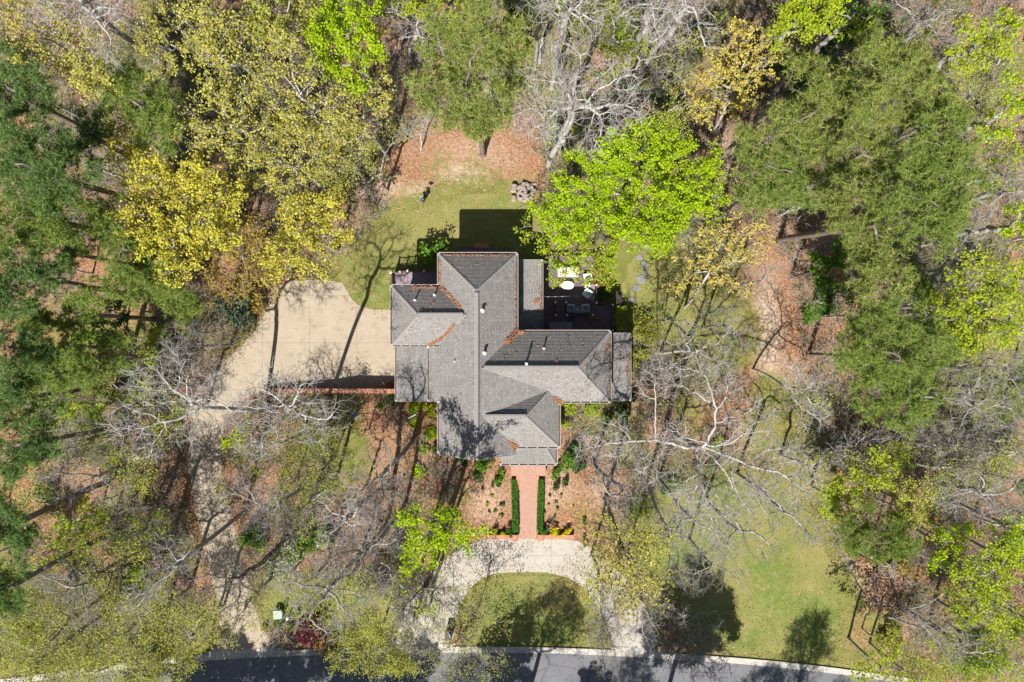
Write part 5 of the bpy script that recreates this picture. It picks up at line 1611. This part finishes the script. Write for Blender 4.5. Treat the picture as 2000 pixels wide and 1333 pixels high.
T('bare', 13, [(1530, 1000, 42), (1580, 1040, 36), (1500, 970, 34)], 'pale bare tree over the top of the front lawn, right one', base=(1440, 925), bark='grey')
T('bare', 15, [(700, 1010, 42), (660, 1050, 40), (640, 1000, 34)], 'pale bare tree between the brick wall and the white shrubs', base=(770, 930))
T('olive', 12, [(200, 1310, 50), (270, 1320, 46), (130, 1320, 44)], 'olive tree hiding the road at the bottom left', dens=.7)
T('olive', 10, [(350, 1310, 42), (310, 1325, 36)], 'small olive tree at the bottom edge over the road', dens=.6)
T('yellowgreen', 9, [(1720, 1300, 42), (1780, 1325, 38), (1690, 1325, 32)], 'yellow green tree hiding the right end of the road', dens=.5)
# ---- tall trees on the far side of the road, out of the frame; their shadows cross the front lawn and road
def above(px, py, r, z):
    f = HC / (HC - z)
    return (1000 + (px - 1000) * f, 666.5 + (py - 666.5) * f, r * f, z)


src = T('dark', 20, [above(1275, 1445, 72, 17.5), above(1225, 1450, 50, 14), above(1332, 1445, 58, 14.5), above(1290, 1440, 46, 12)], 'dark evergreen across the road below the frame, right of centre', base=(1272, 1452), dens=1.7)
src2 = T('olive', 18, [above(1000, 1448, 62, 15.5), above(1050, 1445, 48, 14), above(955, 1445, 46, 13), above(1015, 1450, 42, 18)], 'leafy tree across the road below the frame, at the centre', base=(1000, 1452), leaf='green', dens=1.1)
for i, (px, py, s, sc, lab) in enumerate(((1455, 1465, src2, .55, 'leafy tree across the road below the frame, under the front lawn'), (1520, 1475, src2, .86, 'small leafy tree across the road below the front lawn'),
                                          (1610, 1485, src2, .5, 'leafy tree across the road below the end of the lawn'), (330, 1455, src, .55, 'dark evergreen across the road below the driveway mouth'),
                                          (430, 1465, src2, .6, 'leafy tree across the road right of the driveway mouth'), (560, 1460, src2, .66, 'leafy tree across the road below the purple shrub'),
                                          (660, 1462, src, .52, 'short evergreen across the road below the olive tree'), (880, 1462, src2, .60, 'leafy tree across the road below the mailbox'),
                                          (1120, 1462, src, .5, 'evergreen across the road below the ochre flecked tree'),
                                          (610, 1452, src, .66, 'dark evergreen across the road right of the utility cabinet'), (395, 1452, src, .64, 'dark evergreen across the road at the driveway mouth'),
                                          (700, 1458, src2, .7, 'leafy tree across the road left of the front drive mouth'), (1200, 1460, src2, .6, 'leafy tree across the road below the crepe myrtle'),
                                          (240, 1440, src, .66, 'dark evergreen across the road below the lower left olive crowns'), (500, 1450, src, .6, 'dark evergreen across the road below the utility cabinet'),
                                          (760, 1455, src, .62, 'dark evergreen across the road below the left drive mouth'),
                                          (950, 1452, src, .72, 'dark evergreen across the road beside the central leafy tree'))):
    copy_tree(s, G(px, py), i * 1.3, sc, lab)

# ---- understory: saplings copied through the wood
REG = lambda px, py: ('upper ' if py < 480 else 'lower ' if py > 880 else 'middle ') + ('left' if px < 700 else 'centre' if px < 1350 else 'right')
PROTO = {
    'grey leafless sapling': [('twiggy', 6.5), ('twiggy', 5.5), ('bare', 7.5), ('twiggy', 8.0)],
    'thin olive budding sapling': [('olive', 6.0), ('olive', 7.5)],
    'small light green tree': [('yellowgreen', 5.5)],
    'slender green pine sapling': [('pine', 9.0)],
}
PR_SRC = {}
ru = np.random.default_rng(23)
cand = []
tries = 0
while len(cand) < 270 and tries < 6000:
    tries += 1
    px, py = ru.uniform(0, 2000), ru.uniform(-20, 1250)
    p = G(px, py)
    a_, b_ = np.array([p[0]]), np.array([p[1]])
    dr = min(-poly_sd(a_, b_, drive_poly)[0], -poly_sd(a_, b_, front_poly)[0])
    ls_ = max(poly_sd(a_, b_, q)[0] for q in lawn_polys.values())
    if dr < 2.2 or ls_ > -1.2: continue
    if 730 < px < 1270 and 440 < py < 1060: continue
    if 740 < px < 1060 and 240 < py < 440: continue
    if 1440 < px < 1580 and 480 < py < 820: continue
    if py > 1000 and 660 < px < 1300: continue
    if any((px - u) ** 2 + (py - v) ** 2 < 44 ** 2 for u, v, _ in cand): continue
    kind = ru.choice(list(PROTO), p=[.46, .30, .15, .09])
    if kind.startswith('slender') and px < 1350 and px > 350: kind = 'grey leafless sapling'
    cand.append((px, py, kind))
MARKS = [('top left ochre corner tree', 110, 80), ('leaning pale trunk', 240, 80), ('upper lime green crown', 675, 80), ('brightest yellow crown', 350, 420), ('yellow tree above the driveway', 600, 440),
         ('light green upper left pine', 270, 215), ('big left edge pine', 70, 310), ('pine under the yellow crown', 250, 480), ('magnolia bush', 455, 605), ('driveway bend', 440, 720),
         ('small lime sapling', 312, 660), ('dark left evergreen', 225, 605), ('long trunk shadow at far left', 120, 960), ('large driveway bare tree', 390, 830), ('brick wall', 640, 790),
         ('pale concrete cover', 693, 812), ('narrow driveway', 430, 950), ('white flowering shrubs', 580, 1080), ('lower left olive crowns', 180, 1180), ('pink azaleas', 320, 1120), ('tall clearing pine', 930, 130),
         ('white dead tree at the top', 810, 80), ('clearing', 760, 340), ('thick white bare tree', 1110, 200), ('twin pale trunks', 1270, 90), ('pale yellow flowering tree', 1430, 150), ('huge lime crown', 1240, 360),
         ('pale yellow lawn tree', 1400, 510), ('leaning grey pine trunk', 1590, 440), ('dark broadleaf tree', 1615, 520), ('upper right pine stand', 1720, 250), ('top right leafy corner tree', 1925, 80),
         ('reddish gap', 1900, 220), ('round isolated pine', 1740, 710), ('right yellow green tree', 1930, 590), ('thick dark right limb', 1900, 960), ('low bright pine', 1710, 1040), ('huge white limbed tree', 1380, 860),
         ('small white bare tree', 1570, 770), ('front lawn', 1480, 1120), ('lower right lime leafy tree', 1930, 1150), ('birdhouse', 1836, 1200), ('low east roof', 1230, 720), ('tree stump', 1664, 1107)]
DIRS = ['right of', 'above and right of', 'above', 'above and left of', 'left of', 'below and left of', 'below', 'below and right of']
SEEN = {}
for px, py, kind in cand:
    i = ru.integers(0, len(PROTO[kind])); kk, hh = PROTO[kind][i]
    reg = REG(px, py)
    mk = min(MARKS, key=lambda m_: (m_[1] - px) ** 2 + (m_[2] - py) ** 2)
    ang = math.atan2(-(py - mk[2]), px - mk[1]); dist = math.hypot(py - mk[2], px - mk[1])
    lab = '%s %s the %s' % (kind, DIRS[int(round(ang / (math.pi / 4))) % 8], mk[0])
    for w_ in ('', 'shorter ', 'farther ', 'paler ', 'slimmer ', 'outer '):
        if w_ + lab not in SEEN: break
    lab = w_ + lab
    SEEN[lab] = 1
    grp = '%ss in the %s understory' % (kind, reg)
    if (kind, i) not in PR_SRC:
        r_ = hh * 4.2
        o = T(kk, hh, [above(px, py, r_ * .62, hh * .7), above(px + r_ * .5, py + r_ * .2, r_ * .42, hh * .62), above(px - r_ * .4, py + r_ * .3, r_ * .42, hh * .6), above(px, py - r_ * .5, r_ * .4, hh * .66)],
              lab, base=(px, py), group=grp, dens=.8, fork=hh * .3)
        PR_SRC[(kind, i)] = o
    else:
        copy_tree(PR_SRC[(kind, i)], G(px, py), ru.uniform(0, 6.28), ru.uniform(.75, 1.35), lab, grp)

#@@SHRUBS
# ------------------------------------------------------------------ shrubs, hedges, bed plants
def shrub(px, py, rp, h, leaf, label, n=None, size=.10, name='shrub', cat='shrub', group=None, ry=None, stems=True, parent=None):
    seed = STATS['trees'] * 13 + 3; STATS['trees'] += 1
    rng = np.random.default_rng(seed)
    z = h * .6; c = G(px, py, z); s = PXM * (HC - z) / HC; r = rp * s; r2 = (ry or rp) * s
    n = n or int(520 * r * r2 * (.1 / size) ** 2)
    n = max(60, n)
    # lumpy mass: several overlapping clumps
    k = max(4, int(5 * r + 3))
    cl = np.concatenate([rng.uniform(-.62, .62, (k, 2)) * [r, r2], rng.uniform(.35, .68, (k, 1)) * h], 1)
    w = rng.integers(0, k, n)
    d = norm(rng.normal(0, 1, (n, 3)))
    q = (.55 + .45 * rng.random((n, 1)) ** .6)
    C = cl[w] + d * q * np.array([r * .46, r2 * .46, h * .36]) * rng.uniform(.75, 1.15, (k, 1))[w]
    if parent is not None:
        C = rng.uniform(-1, 1, (n, 3)); ax_ = rng.integers(0, 3, n); far_ = rng.random(n) < .7
        C[np.arange(n)[far_], ax_[far_]] = np.sign(C[np.arange(n)[far_], ax_[far_]]) * rng.uniform(.9, 1.04, far_.sum())
        C = C * np.array([r * .92, r2 * .97, h * .48]) + [0, 0, h * .5]
        C += rng.normal(0, .02, C.shape)
    C[:, 2] = np.maximum(C[:, 2], .04)
    V, F = leaf_quads(C, size, rng, .5)
    loc = np.array([c[0], c[1], 0])
    if parent is None:
        root = empty(name, loc, label, cat, group); off = 0
    else:
        root = parent; off = loc - np.array(parent.location)
    link('foliage' if parent is None else 'clipped_shrub', mesh_np('foliage', V + off, [F]), LEAF[leaf], root)
    STATS['tri'] += 2 * len(F)
    if stems and parent is None:
        A = np.zeros((k, 3)); A[:, :2] = rng.normal(0, .06, (k, 2)); B = cl
        dd = norm(B - A)
        V, F = tubes(A, B, dd, dd, np.full(k, .025 + .008 * h), np.full(k, .012), 4)
        link('stems', mesh_np('stems', V, [F]), BARK['grey'], root)
    return root


for s, xa, lab in ((-1, 1004.5, 'clipped dark green hedge along the left side of the brick walk'), (1, 1056.5, 'clipped dark green hedge along the right side of the brick walk')):
    root = empty('hedge', G(xa, 985), lab, 'hedge')
    n = 9
    for i in range(n):
        shrub(xa + (i / n) * 2.5 * s * -1, 942 + i * 11.2, 5.8, .85, 'hedge', '', size=.05, n=900, parent=root, ry=5.7)
SH_ = [
    # px, py, r, h, leaf, size, label
    (999, 1042, 11, 1.1, 'hedge', .06, 'round clipped shrub at the left foot of the brick walk'),
    (1064, 1040, 11, 1.1, 'hedge', .06, 'round clipped shrub at the right foot of the brick walk'),
    (983, 1042, 7, .8, 'forsythia', .07, 'small yellow flowering shrub behind the left brick wall'),
    (967, 1038, 10, .9, 'yellowgreen', .08, 'yellow green shrub behind the left brick wall'),
    (1085, 1040, 12, .9, 'forsythia', .07, 'yellow flowering shrub behind the right brick wall, nearer the walk'),
    (1107, 1040, 10, .9, 'forsythia', .07, 'yellow flowering shrub at the far end of the right brick wall'),
    (1075, 1030, 12, .6, 'russet', .07, 'brown twiggy perennial behind the right yellow shrubs'),
    (945, 908, 22, 1.8, 'green', .11, 'leafy green shrub against the front wall left of the porch'),
    (935, 930, 15, 1.2, 'dark', .09, 'dark shrub below the left leafy foundation shrub'),
    (975, 930, 14, 1.1, 'green', .10, 'arching green shrub at the left of the landing'),
    (968, 945, 10, .8, 'dark', .08, 'low dark shrub beside the upper end of the left hedge'),
    (902, 905, 13, 1.2, 'dark', .09, 'dark round shrub under the shaded front eave'),
    (897, 925, 8, .7, 'green', .09, 'little green shrub in the left front bed'),
    (880, 880, 14, 1.2, 'dark', .09, 'blue green shrub at the front left house corner'),
    (850, 875, 12, 1.0, 'dark', .09, 'dark shrub beside the house corner ivy'),
    (1082, 925, 14, 1.1, 'green', .10, 'arching green shrub at the right of the landing'),
    (1105, 905, 22, 1.8, 'green', .11, 'leafy green shrub against the front wall right of the porch'),
    (1125, 880, 18, 1.5, 'dark', .09, 'dark shrub under the bare branch tips right of the porch'),
    (1132, 912, 16, 1.3, 'dark', .09, 'dark blue green shrub right of the leafy foundation shrub'),
    (1086, 950, 9, .9, 'dark', .08, 'small dark shrub in the right mulch bed'),
    (1107, 944, 9, .9, 'dark', .08, 'second small dark shrub in the right mulch bed, further from the hedge'),
    (1115, 795, 20, .9, 'yellowgreen', .09, 'lime green low shrub along the east wing, left part'),
    (1155, 795, 20, .9, 'lime', .09, 'lime green low shrub along the east wing, right part'),
    (1101, 822, 16, 1.0, 'yellowgreen', .09, 'lime green shrub against the front room wall'),
    (1215, 812, 20, 1.6, 'dark', .10, 'dark evergreen shrub at the east wing corner'),
    (1190, 820, 16, 1.0, 'green', .09, 'green shrub left of the dark corner shrub'),
    (1235, 780, 16, 1.6, 'dark', .10, 'dark shrub behind the low east roof corner'),
    (812, 800, 17, .5, 'lime', .09, 'lime green ivy patch at the west corner of the front'),
    (838, 800, 17, .5, 'yellowgreen', .09, 'yellow green ivy patch below the low west roof'),
    (808, 830, 14, .4, 'lime', .09, 'small lime ivy patch beside the white pipe'),
    (838, 845, 17, .5, 'lime', .09, 'lime ivy patch beside the house corner'),
    (832, 880, 14, .5, 'yellowgreen', .09, 'bright ivy patch below the house corner shrub'),
    (820, 925, 20, .8, 'lime', .10, 'lime green shrub in the litter left of the front bed'),
    (770, 785, 16, 1.5, 'dark', .09, 'dark evergreen shrub at the right end of the long brick wall'),
    (745, 790, 12, .7, 'green', .09, 'small green shrub below the right end of the brick wall'),
    (838, 494, 25, 3.6, 'green', .14, 'broad leaved green shrub at the corner behind the house'),
    (860, 480, 16, 3.0, 'green', .14, 'taller leafy shrub in the house shadow beside the corner shrub'),
    (455, 605, 40, 4.0, 'glossy', .13, 'glossy blue green magnolia bush beside the driveway pad'),
    (490, 590, 28, 3.0, 'ochre', .10, 'brownish bush right of the glossy magnolia bush'),
    (602, 1236, 36, 3.0, 'purple', .10, 'purple leaved shrub beside the road'),
    (590, 1250, 18, 1.8, 'purple', .10, 'lower purple shrub touching the kerb'),
    (635, 1262, 24, 1.6, 'ochre', .09, 'ochre green bush right of the purple shrub'),
    (570, 1085, 38, 2.2, 'white', .09, 'white flowering shrub right of the lower driveway'),
    (640, 1052, 26, 2.0, 'white', .09, 'white flowering shrub below the bare litter, upper one'),
    (535, 1112, 28, 1.8, 'white', .09, 'white flowering shrub beside the driveway edge'),
    (600, 1062, 26, 1.6, 'green', .09, 'green shrub among the white flowering shrubs'),
    (490, 1050, 28, 1.5, 'green', .09, 'green bush at the right edge of the narrow driveway'),
    (355, 1138, 14, 1.0, 'pink', .08, 'pink azalea left of the lower driveway, right one'),
    (224, 1186, 10, .8, 'pink', .08, 'small pink azalea under the olive trees'),
    (300, 1110, 18, 1.0, 'pink', .08, 'pink flecked azalea under the dark diagonal trunk'),
    (270, 1130, 28, 1.4, 'lime', .09, 'lime green bush under the dark diagonal trunk'),
    (543, 1222, 13, .6, 'green', .08, 'low grassy shrub below the utility cabinet'),
    (566, 1222, 9, .7, 'dark', .08, 'dark low shrub below the white capped pedestal'),
    (577, 1200, 10, .7, 'green', .08, 'low shrub right of the white capped pedestal'),
    (555, 1185, 9, .6, 'green', .08, 'low shrub above the utility cabinet'),
    (513, 1225, 9, .6, 'olive', .08, 'sparse low shrub at the driveway edge'),
    (1142, 1020, 8, .9, 'dark', .08, 'small clipped dark shrub right of the yellow shrubs'),
    (1145, 1060, 10, .9, 'dark', .08, 'dark green shrub at the right corner of the pale drive'),
    (1212, 610, 14, 1.5, 'yellowgreen', .09, 'yellow green shrub at the deck corner'),
    (1208, 638, 16, 1.5, 'olive', .09, 'olive shrub between the deck and the low east roof'),
    (1175, 545, 22, 2.2, 'ochre', .10, 'ochre green shrub behind the cream side table'),
    (1182, 575, 14, 1.4, 'dark', .09, 'dark shrub in the deck corner shade'),
    (1180, 512, 20, 2.4, 'yellowgreen', .10, 'yellow green shrub at the back edge of the deck'),
    (1265, 640, 36, 1.8, 'olive', .08, 'loose olive bush on the lawn right of the deck'),
    (1250, 700, 22, 1.4, 'olive', .08, 'loose olive bush beside the low east roof'),
    (1620, 590, 26, 1.6, 'dark', .09, 'dark shrub beside the orange litter strip'),
    (1585, 620, 20, 1.4, 'green', .09, 'green shrub beside the long trunk shadow'),
    (1090, 520, 16, 2.0, 'green', .10, 'green shrub behind the white sofa'),
    (1730, 1130, 34, 1.6, 'russet', .09, 'russet brush pile right of the lower lawn'),
    (1690, 1105, 24, 1.2, 'russet', .09, 'russet dead fern clump under the low bright pine'),
    (1770, 1105, 28, 1.5, 'ochre', .09, 'ochre bush right of the low bright pine'),
    (1740, 1240, 32, 1.5, 'olive', .09, 'olive brush bush below the birdhouse'),
    (1330, 700, 18, .8, 'ochre', .08, 'ochre bush below the pale yellow tree shadow'),
    (90, 960, 26, 1.6, 'dark', .09, 'dark bush above the long shadow at the left'),
    (60, 900, 24, 1.6, 'green', .09, 'green bush beside the dark left pine'),
    (330, 660, 14, 1.2, 'green', .09, 'green seedling bush in the left litter'),
    (1255, 990, 26, .8, 'yellowgreen', .08, 'yellow green weeds at the top corner of the front lawn'),
    (1400, 870, 20, .7, 'lime', .08, 'lime weeds under the huge bare tree, upper patch'),
    (1390, 905, 18, .6, 'yellowgreen', .08, 'lime weeds under the huge bare tree, lower patch'),
    (1310, 950, 24, .8, 'green', .08, 'green weeds between the bare tree and ochre flecked tree'),
]
for px, py, r, h, lf, sz, lab in SH_:
    shrub(px, py, r, h, lf, lab, size=sz)
rb = np.random.default_rng(4)
for px, py in ((955, 988), (972, 1000), (955, 1005), (971, 1008), (985, 1003), (962, 973), (978, 985), (987, 985), (940, 962)):
    shrub(px + rb.normal(0, 3), py + rb.normal(0, 3), 2.2 + 3.0 * rb.random(), .3, rb.choice(['green', 'dark', 'yellowgreen']), 'small green perennial clump in the mulch left of the front walk', size=.05, name='bed_plant', cat='plant',
          group='perennials in the left mulch bed', stems=False)
for px, py in ((1069, 998), (1085, 992), (1083, 1007), (1073, 988), (1097, 970), (1075, 970), (1120, 990), (1090, 978)):
    shrub(px + rb.normal(0, 3), py + rb.normal(0, 3), 2.2 + 3.0 * rb.random(), .3, rb.choice(['green', 'dark', 'yellowgreen']), 'small green perennial clump in the mulch right of the front walk', size=.05, name='bed_plant', cat='plant',
          group='perennials in the right mulch bed', stems=False)

# ------------------------------------------------------------------ ground litter, grass blades, understory brush (uncountable)
def open_mask(x, y):
    """1 where the forest floor is"""
    m = np.ones(len(x), bool)
    for poly, d in ((drive_poly, 0), (front_poly, 0)): m &= poly_sd(x, y, poly) < -.15
    hx = pxpoly([(770, 500), (1230, 490), (1230, 790), (1090, 790), (1090, 905), (860, 890), (770, 780)])
    m &= poly_sd(x, y, hx) < -.2
    kz = np.interp(x, [p[0] for p in kerb_line], [p[1] for p in kerb_line])
    m &= (y > kz + .2)
    m &= poly_sd(x, y, pxrect(996, 1068, 880, 1056, 0)) < -.1
    return m


def lawn_sd(x, y):
    d = np.full(len(x), -99.0)
    for p in lawn_polys.values(): d = np.maximum(d, poly_sd(x, y, p))
    return d


r = np.random.default_rng(91)
x = r.uniform(-54, 54, 120000); y = r.uniform(-34, 37, 120000)
ed = np.minimum(np.abs(poly_sd(x, y, drive_poly)), np.abs(poly_sd(x, y, front_poly)))
keep = open_mask(x, y) | ((ed < .9) & (r.random(len(x)) < .45) & (poly_sd(x, y, pxpoly([(766, 555), (860, 555), (860, 784), (766, 784)])) < 0))
x, y = x[keep], y[keep]
ld = lawn_sd(x, y)
cl_ = fbm(x, y, 2.5, 33)
keep = (r.random(len(x)) < np.where(ld > 0, .03 + .4 * np.exp(-np.maximum(ld, 0) / .9), .85)) & (cl_ > .30)
x, y = x[keep], y[keep]
V, F = strips(np.stack([x, y, r.uniform(.025, .06, len(x))], 1), .12, .075, 8, .35)
o = link('fallen_leaves', mesh_np('fallen_leaves', V, [F]), m_leaf('leaf_litter', [(.33, .165, .09), (.42, .24, .15), (.24, .115, .065), (.52, .37, .27), (.14, .07, .045), (.36, .185, .10)], 0)); o['kind'] = 'stuff'
STATS['tri'] += 2 * len(F)
# pale leaves blown on to drives and lawns
x = r.uniform(-40, 40, 60000); y = r.uniform(-33, 20, 60000)
ld = lawn_sd(x, y)
sel = (ld > -.5) & (r.random(len(x)) < .9)
gx_, gy_ = x[sel], y[sel]
a = r.random(len(gx_)) * 6.28
d = np.stack([np.cos(a) * .05, np.sin(a) * .05, np.zeros(len(a))], 1); c = np.stack([gx_, gy_, np.full(len(a), .003)], 1)
lean = np.stack([r.normal(0, .05, len(a)), r.normal(0, .05, len(a)), r.uniform(.05, .11, len(a))], 1)
V = np.stack([c - d, c + d, c + lean], 1).reshape(-1, 3)
o = link('grass', mesh_np('grass', V, [np.arange(len(V)).reshape(-1, 3)]), m_leaf('grass_blades', [(.13, .20, .04), (.21, .26, .06), (.30, .30, .10), (.17, .23, .045)], .2)); o['kind'] = 'stuff'
STATS['tri'] += len(V) // 3

# brush of thin leafless stems through the wood
x = r.uniform(-52, 52, 26000); y = r.uniform(-33, 37, 26000)
keep = open_mask(x, y); x, y = x[keep], y[keep]
ld = lawn_sd(x, y)
den = fbm(x, y, 7, 51)
cx, cy = G(900, 350)[:2]
clear = np.hypot((x - cx) / 8, (y - cy) / 6) < 1
clear |= np.hypot((x - G(1500, 660)[0]) / 3.0, (y - G(1500, 660)[1]) / 9) < 1
clear |= np.hypot((x - G(1035, 980)[0]) / 7.5, (y - G(1035, 980)[1]) / 5) < 1
keep = (ld < -.8) & ~clear & (den > .36)
x, y = x[keep], y[keep]
n = len(x); ks = 4


def blades(A, B, ra, rb):
    d = B - A; s_ = norm(np.cross(d, r.normal(0, 1, d.shape)))
    V = np.stack([A - s_ * ra, A + s_ * ra, B + s_ * rb, B - s_ * rb], 1).reshape(-1, 3)
    return V, np.arange(len(V)).reshape(-1, 4)


b = np.repeat(np.stack([x, y, np.zeros(n)], 1), ks, 0)
hgt = np.repeat(r.uniform(.5, 2.2, n), ks)[:, None]
d = norm(r.normal(0, .6, (n * ks, 3)) * [1, 1, .2] + [0, 0, .7])
M = b + d * hgt * .6; d2 = norm(d + r.normal(0, .5, d.shape)); E = M + d2 * hgt * .55
d3 = norm(d + r.normal(0, .6, d.shape)); E3 = M + d3 * hgt * .45
V, F = merge([blades(b, M, .018, .014), blades(M, E, .014, .008), blades(M, E3, .012, .007)])
o = link('undergrowth', mesh_np('undergrowth', V, [F]), BARK['grey']); o['kind'] = 'stuff'
STATS['tri'] += 2 * len(F)
# low leaves of the understory
sel = r.random(n) < .30
C = np.repeat(np.stack([x[sel], y[sel], np.zeros(sel.sum())], 1), 9, 0); C = C + r.normal(0, .32, C.shape) * [1, 1, .3] + [0, 0, .5]
C[:, 2] = np.maximum(.05, C[:, 2])
V, F = leaf_quads(C, .085, r, .6)
o = link('understory_leaves', mesh_np('understory_leaves', V, [F]), m_leaf('understory_green', [(.12, .17, .035), (.20, .23, .05), (.27, .26, .08), (.08, .125, .03)], .25)); o['kind'] = 'stuff'
STATS['tri'] += 2 * len(F)
print('TRIS', STATS)
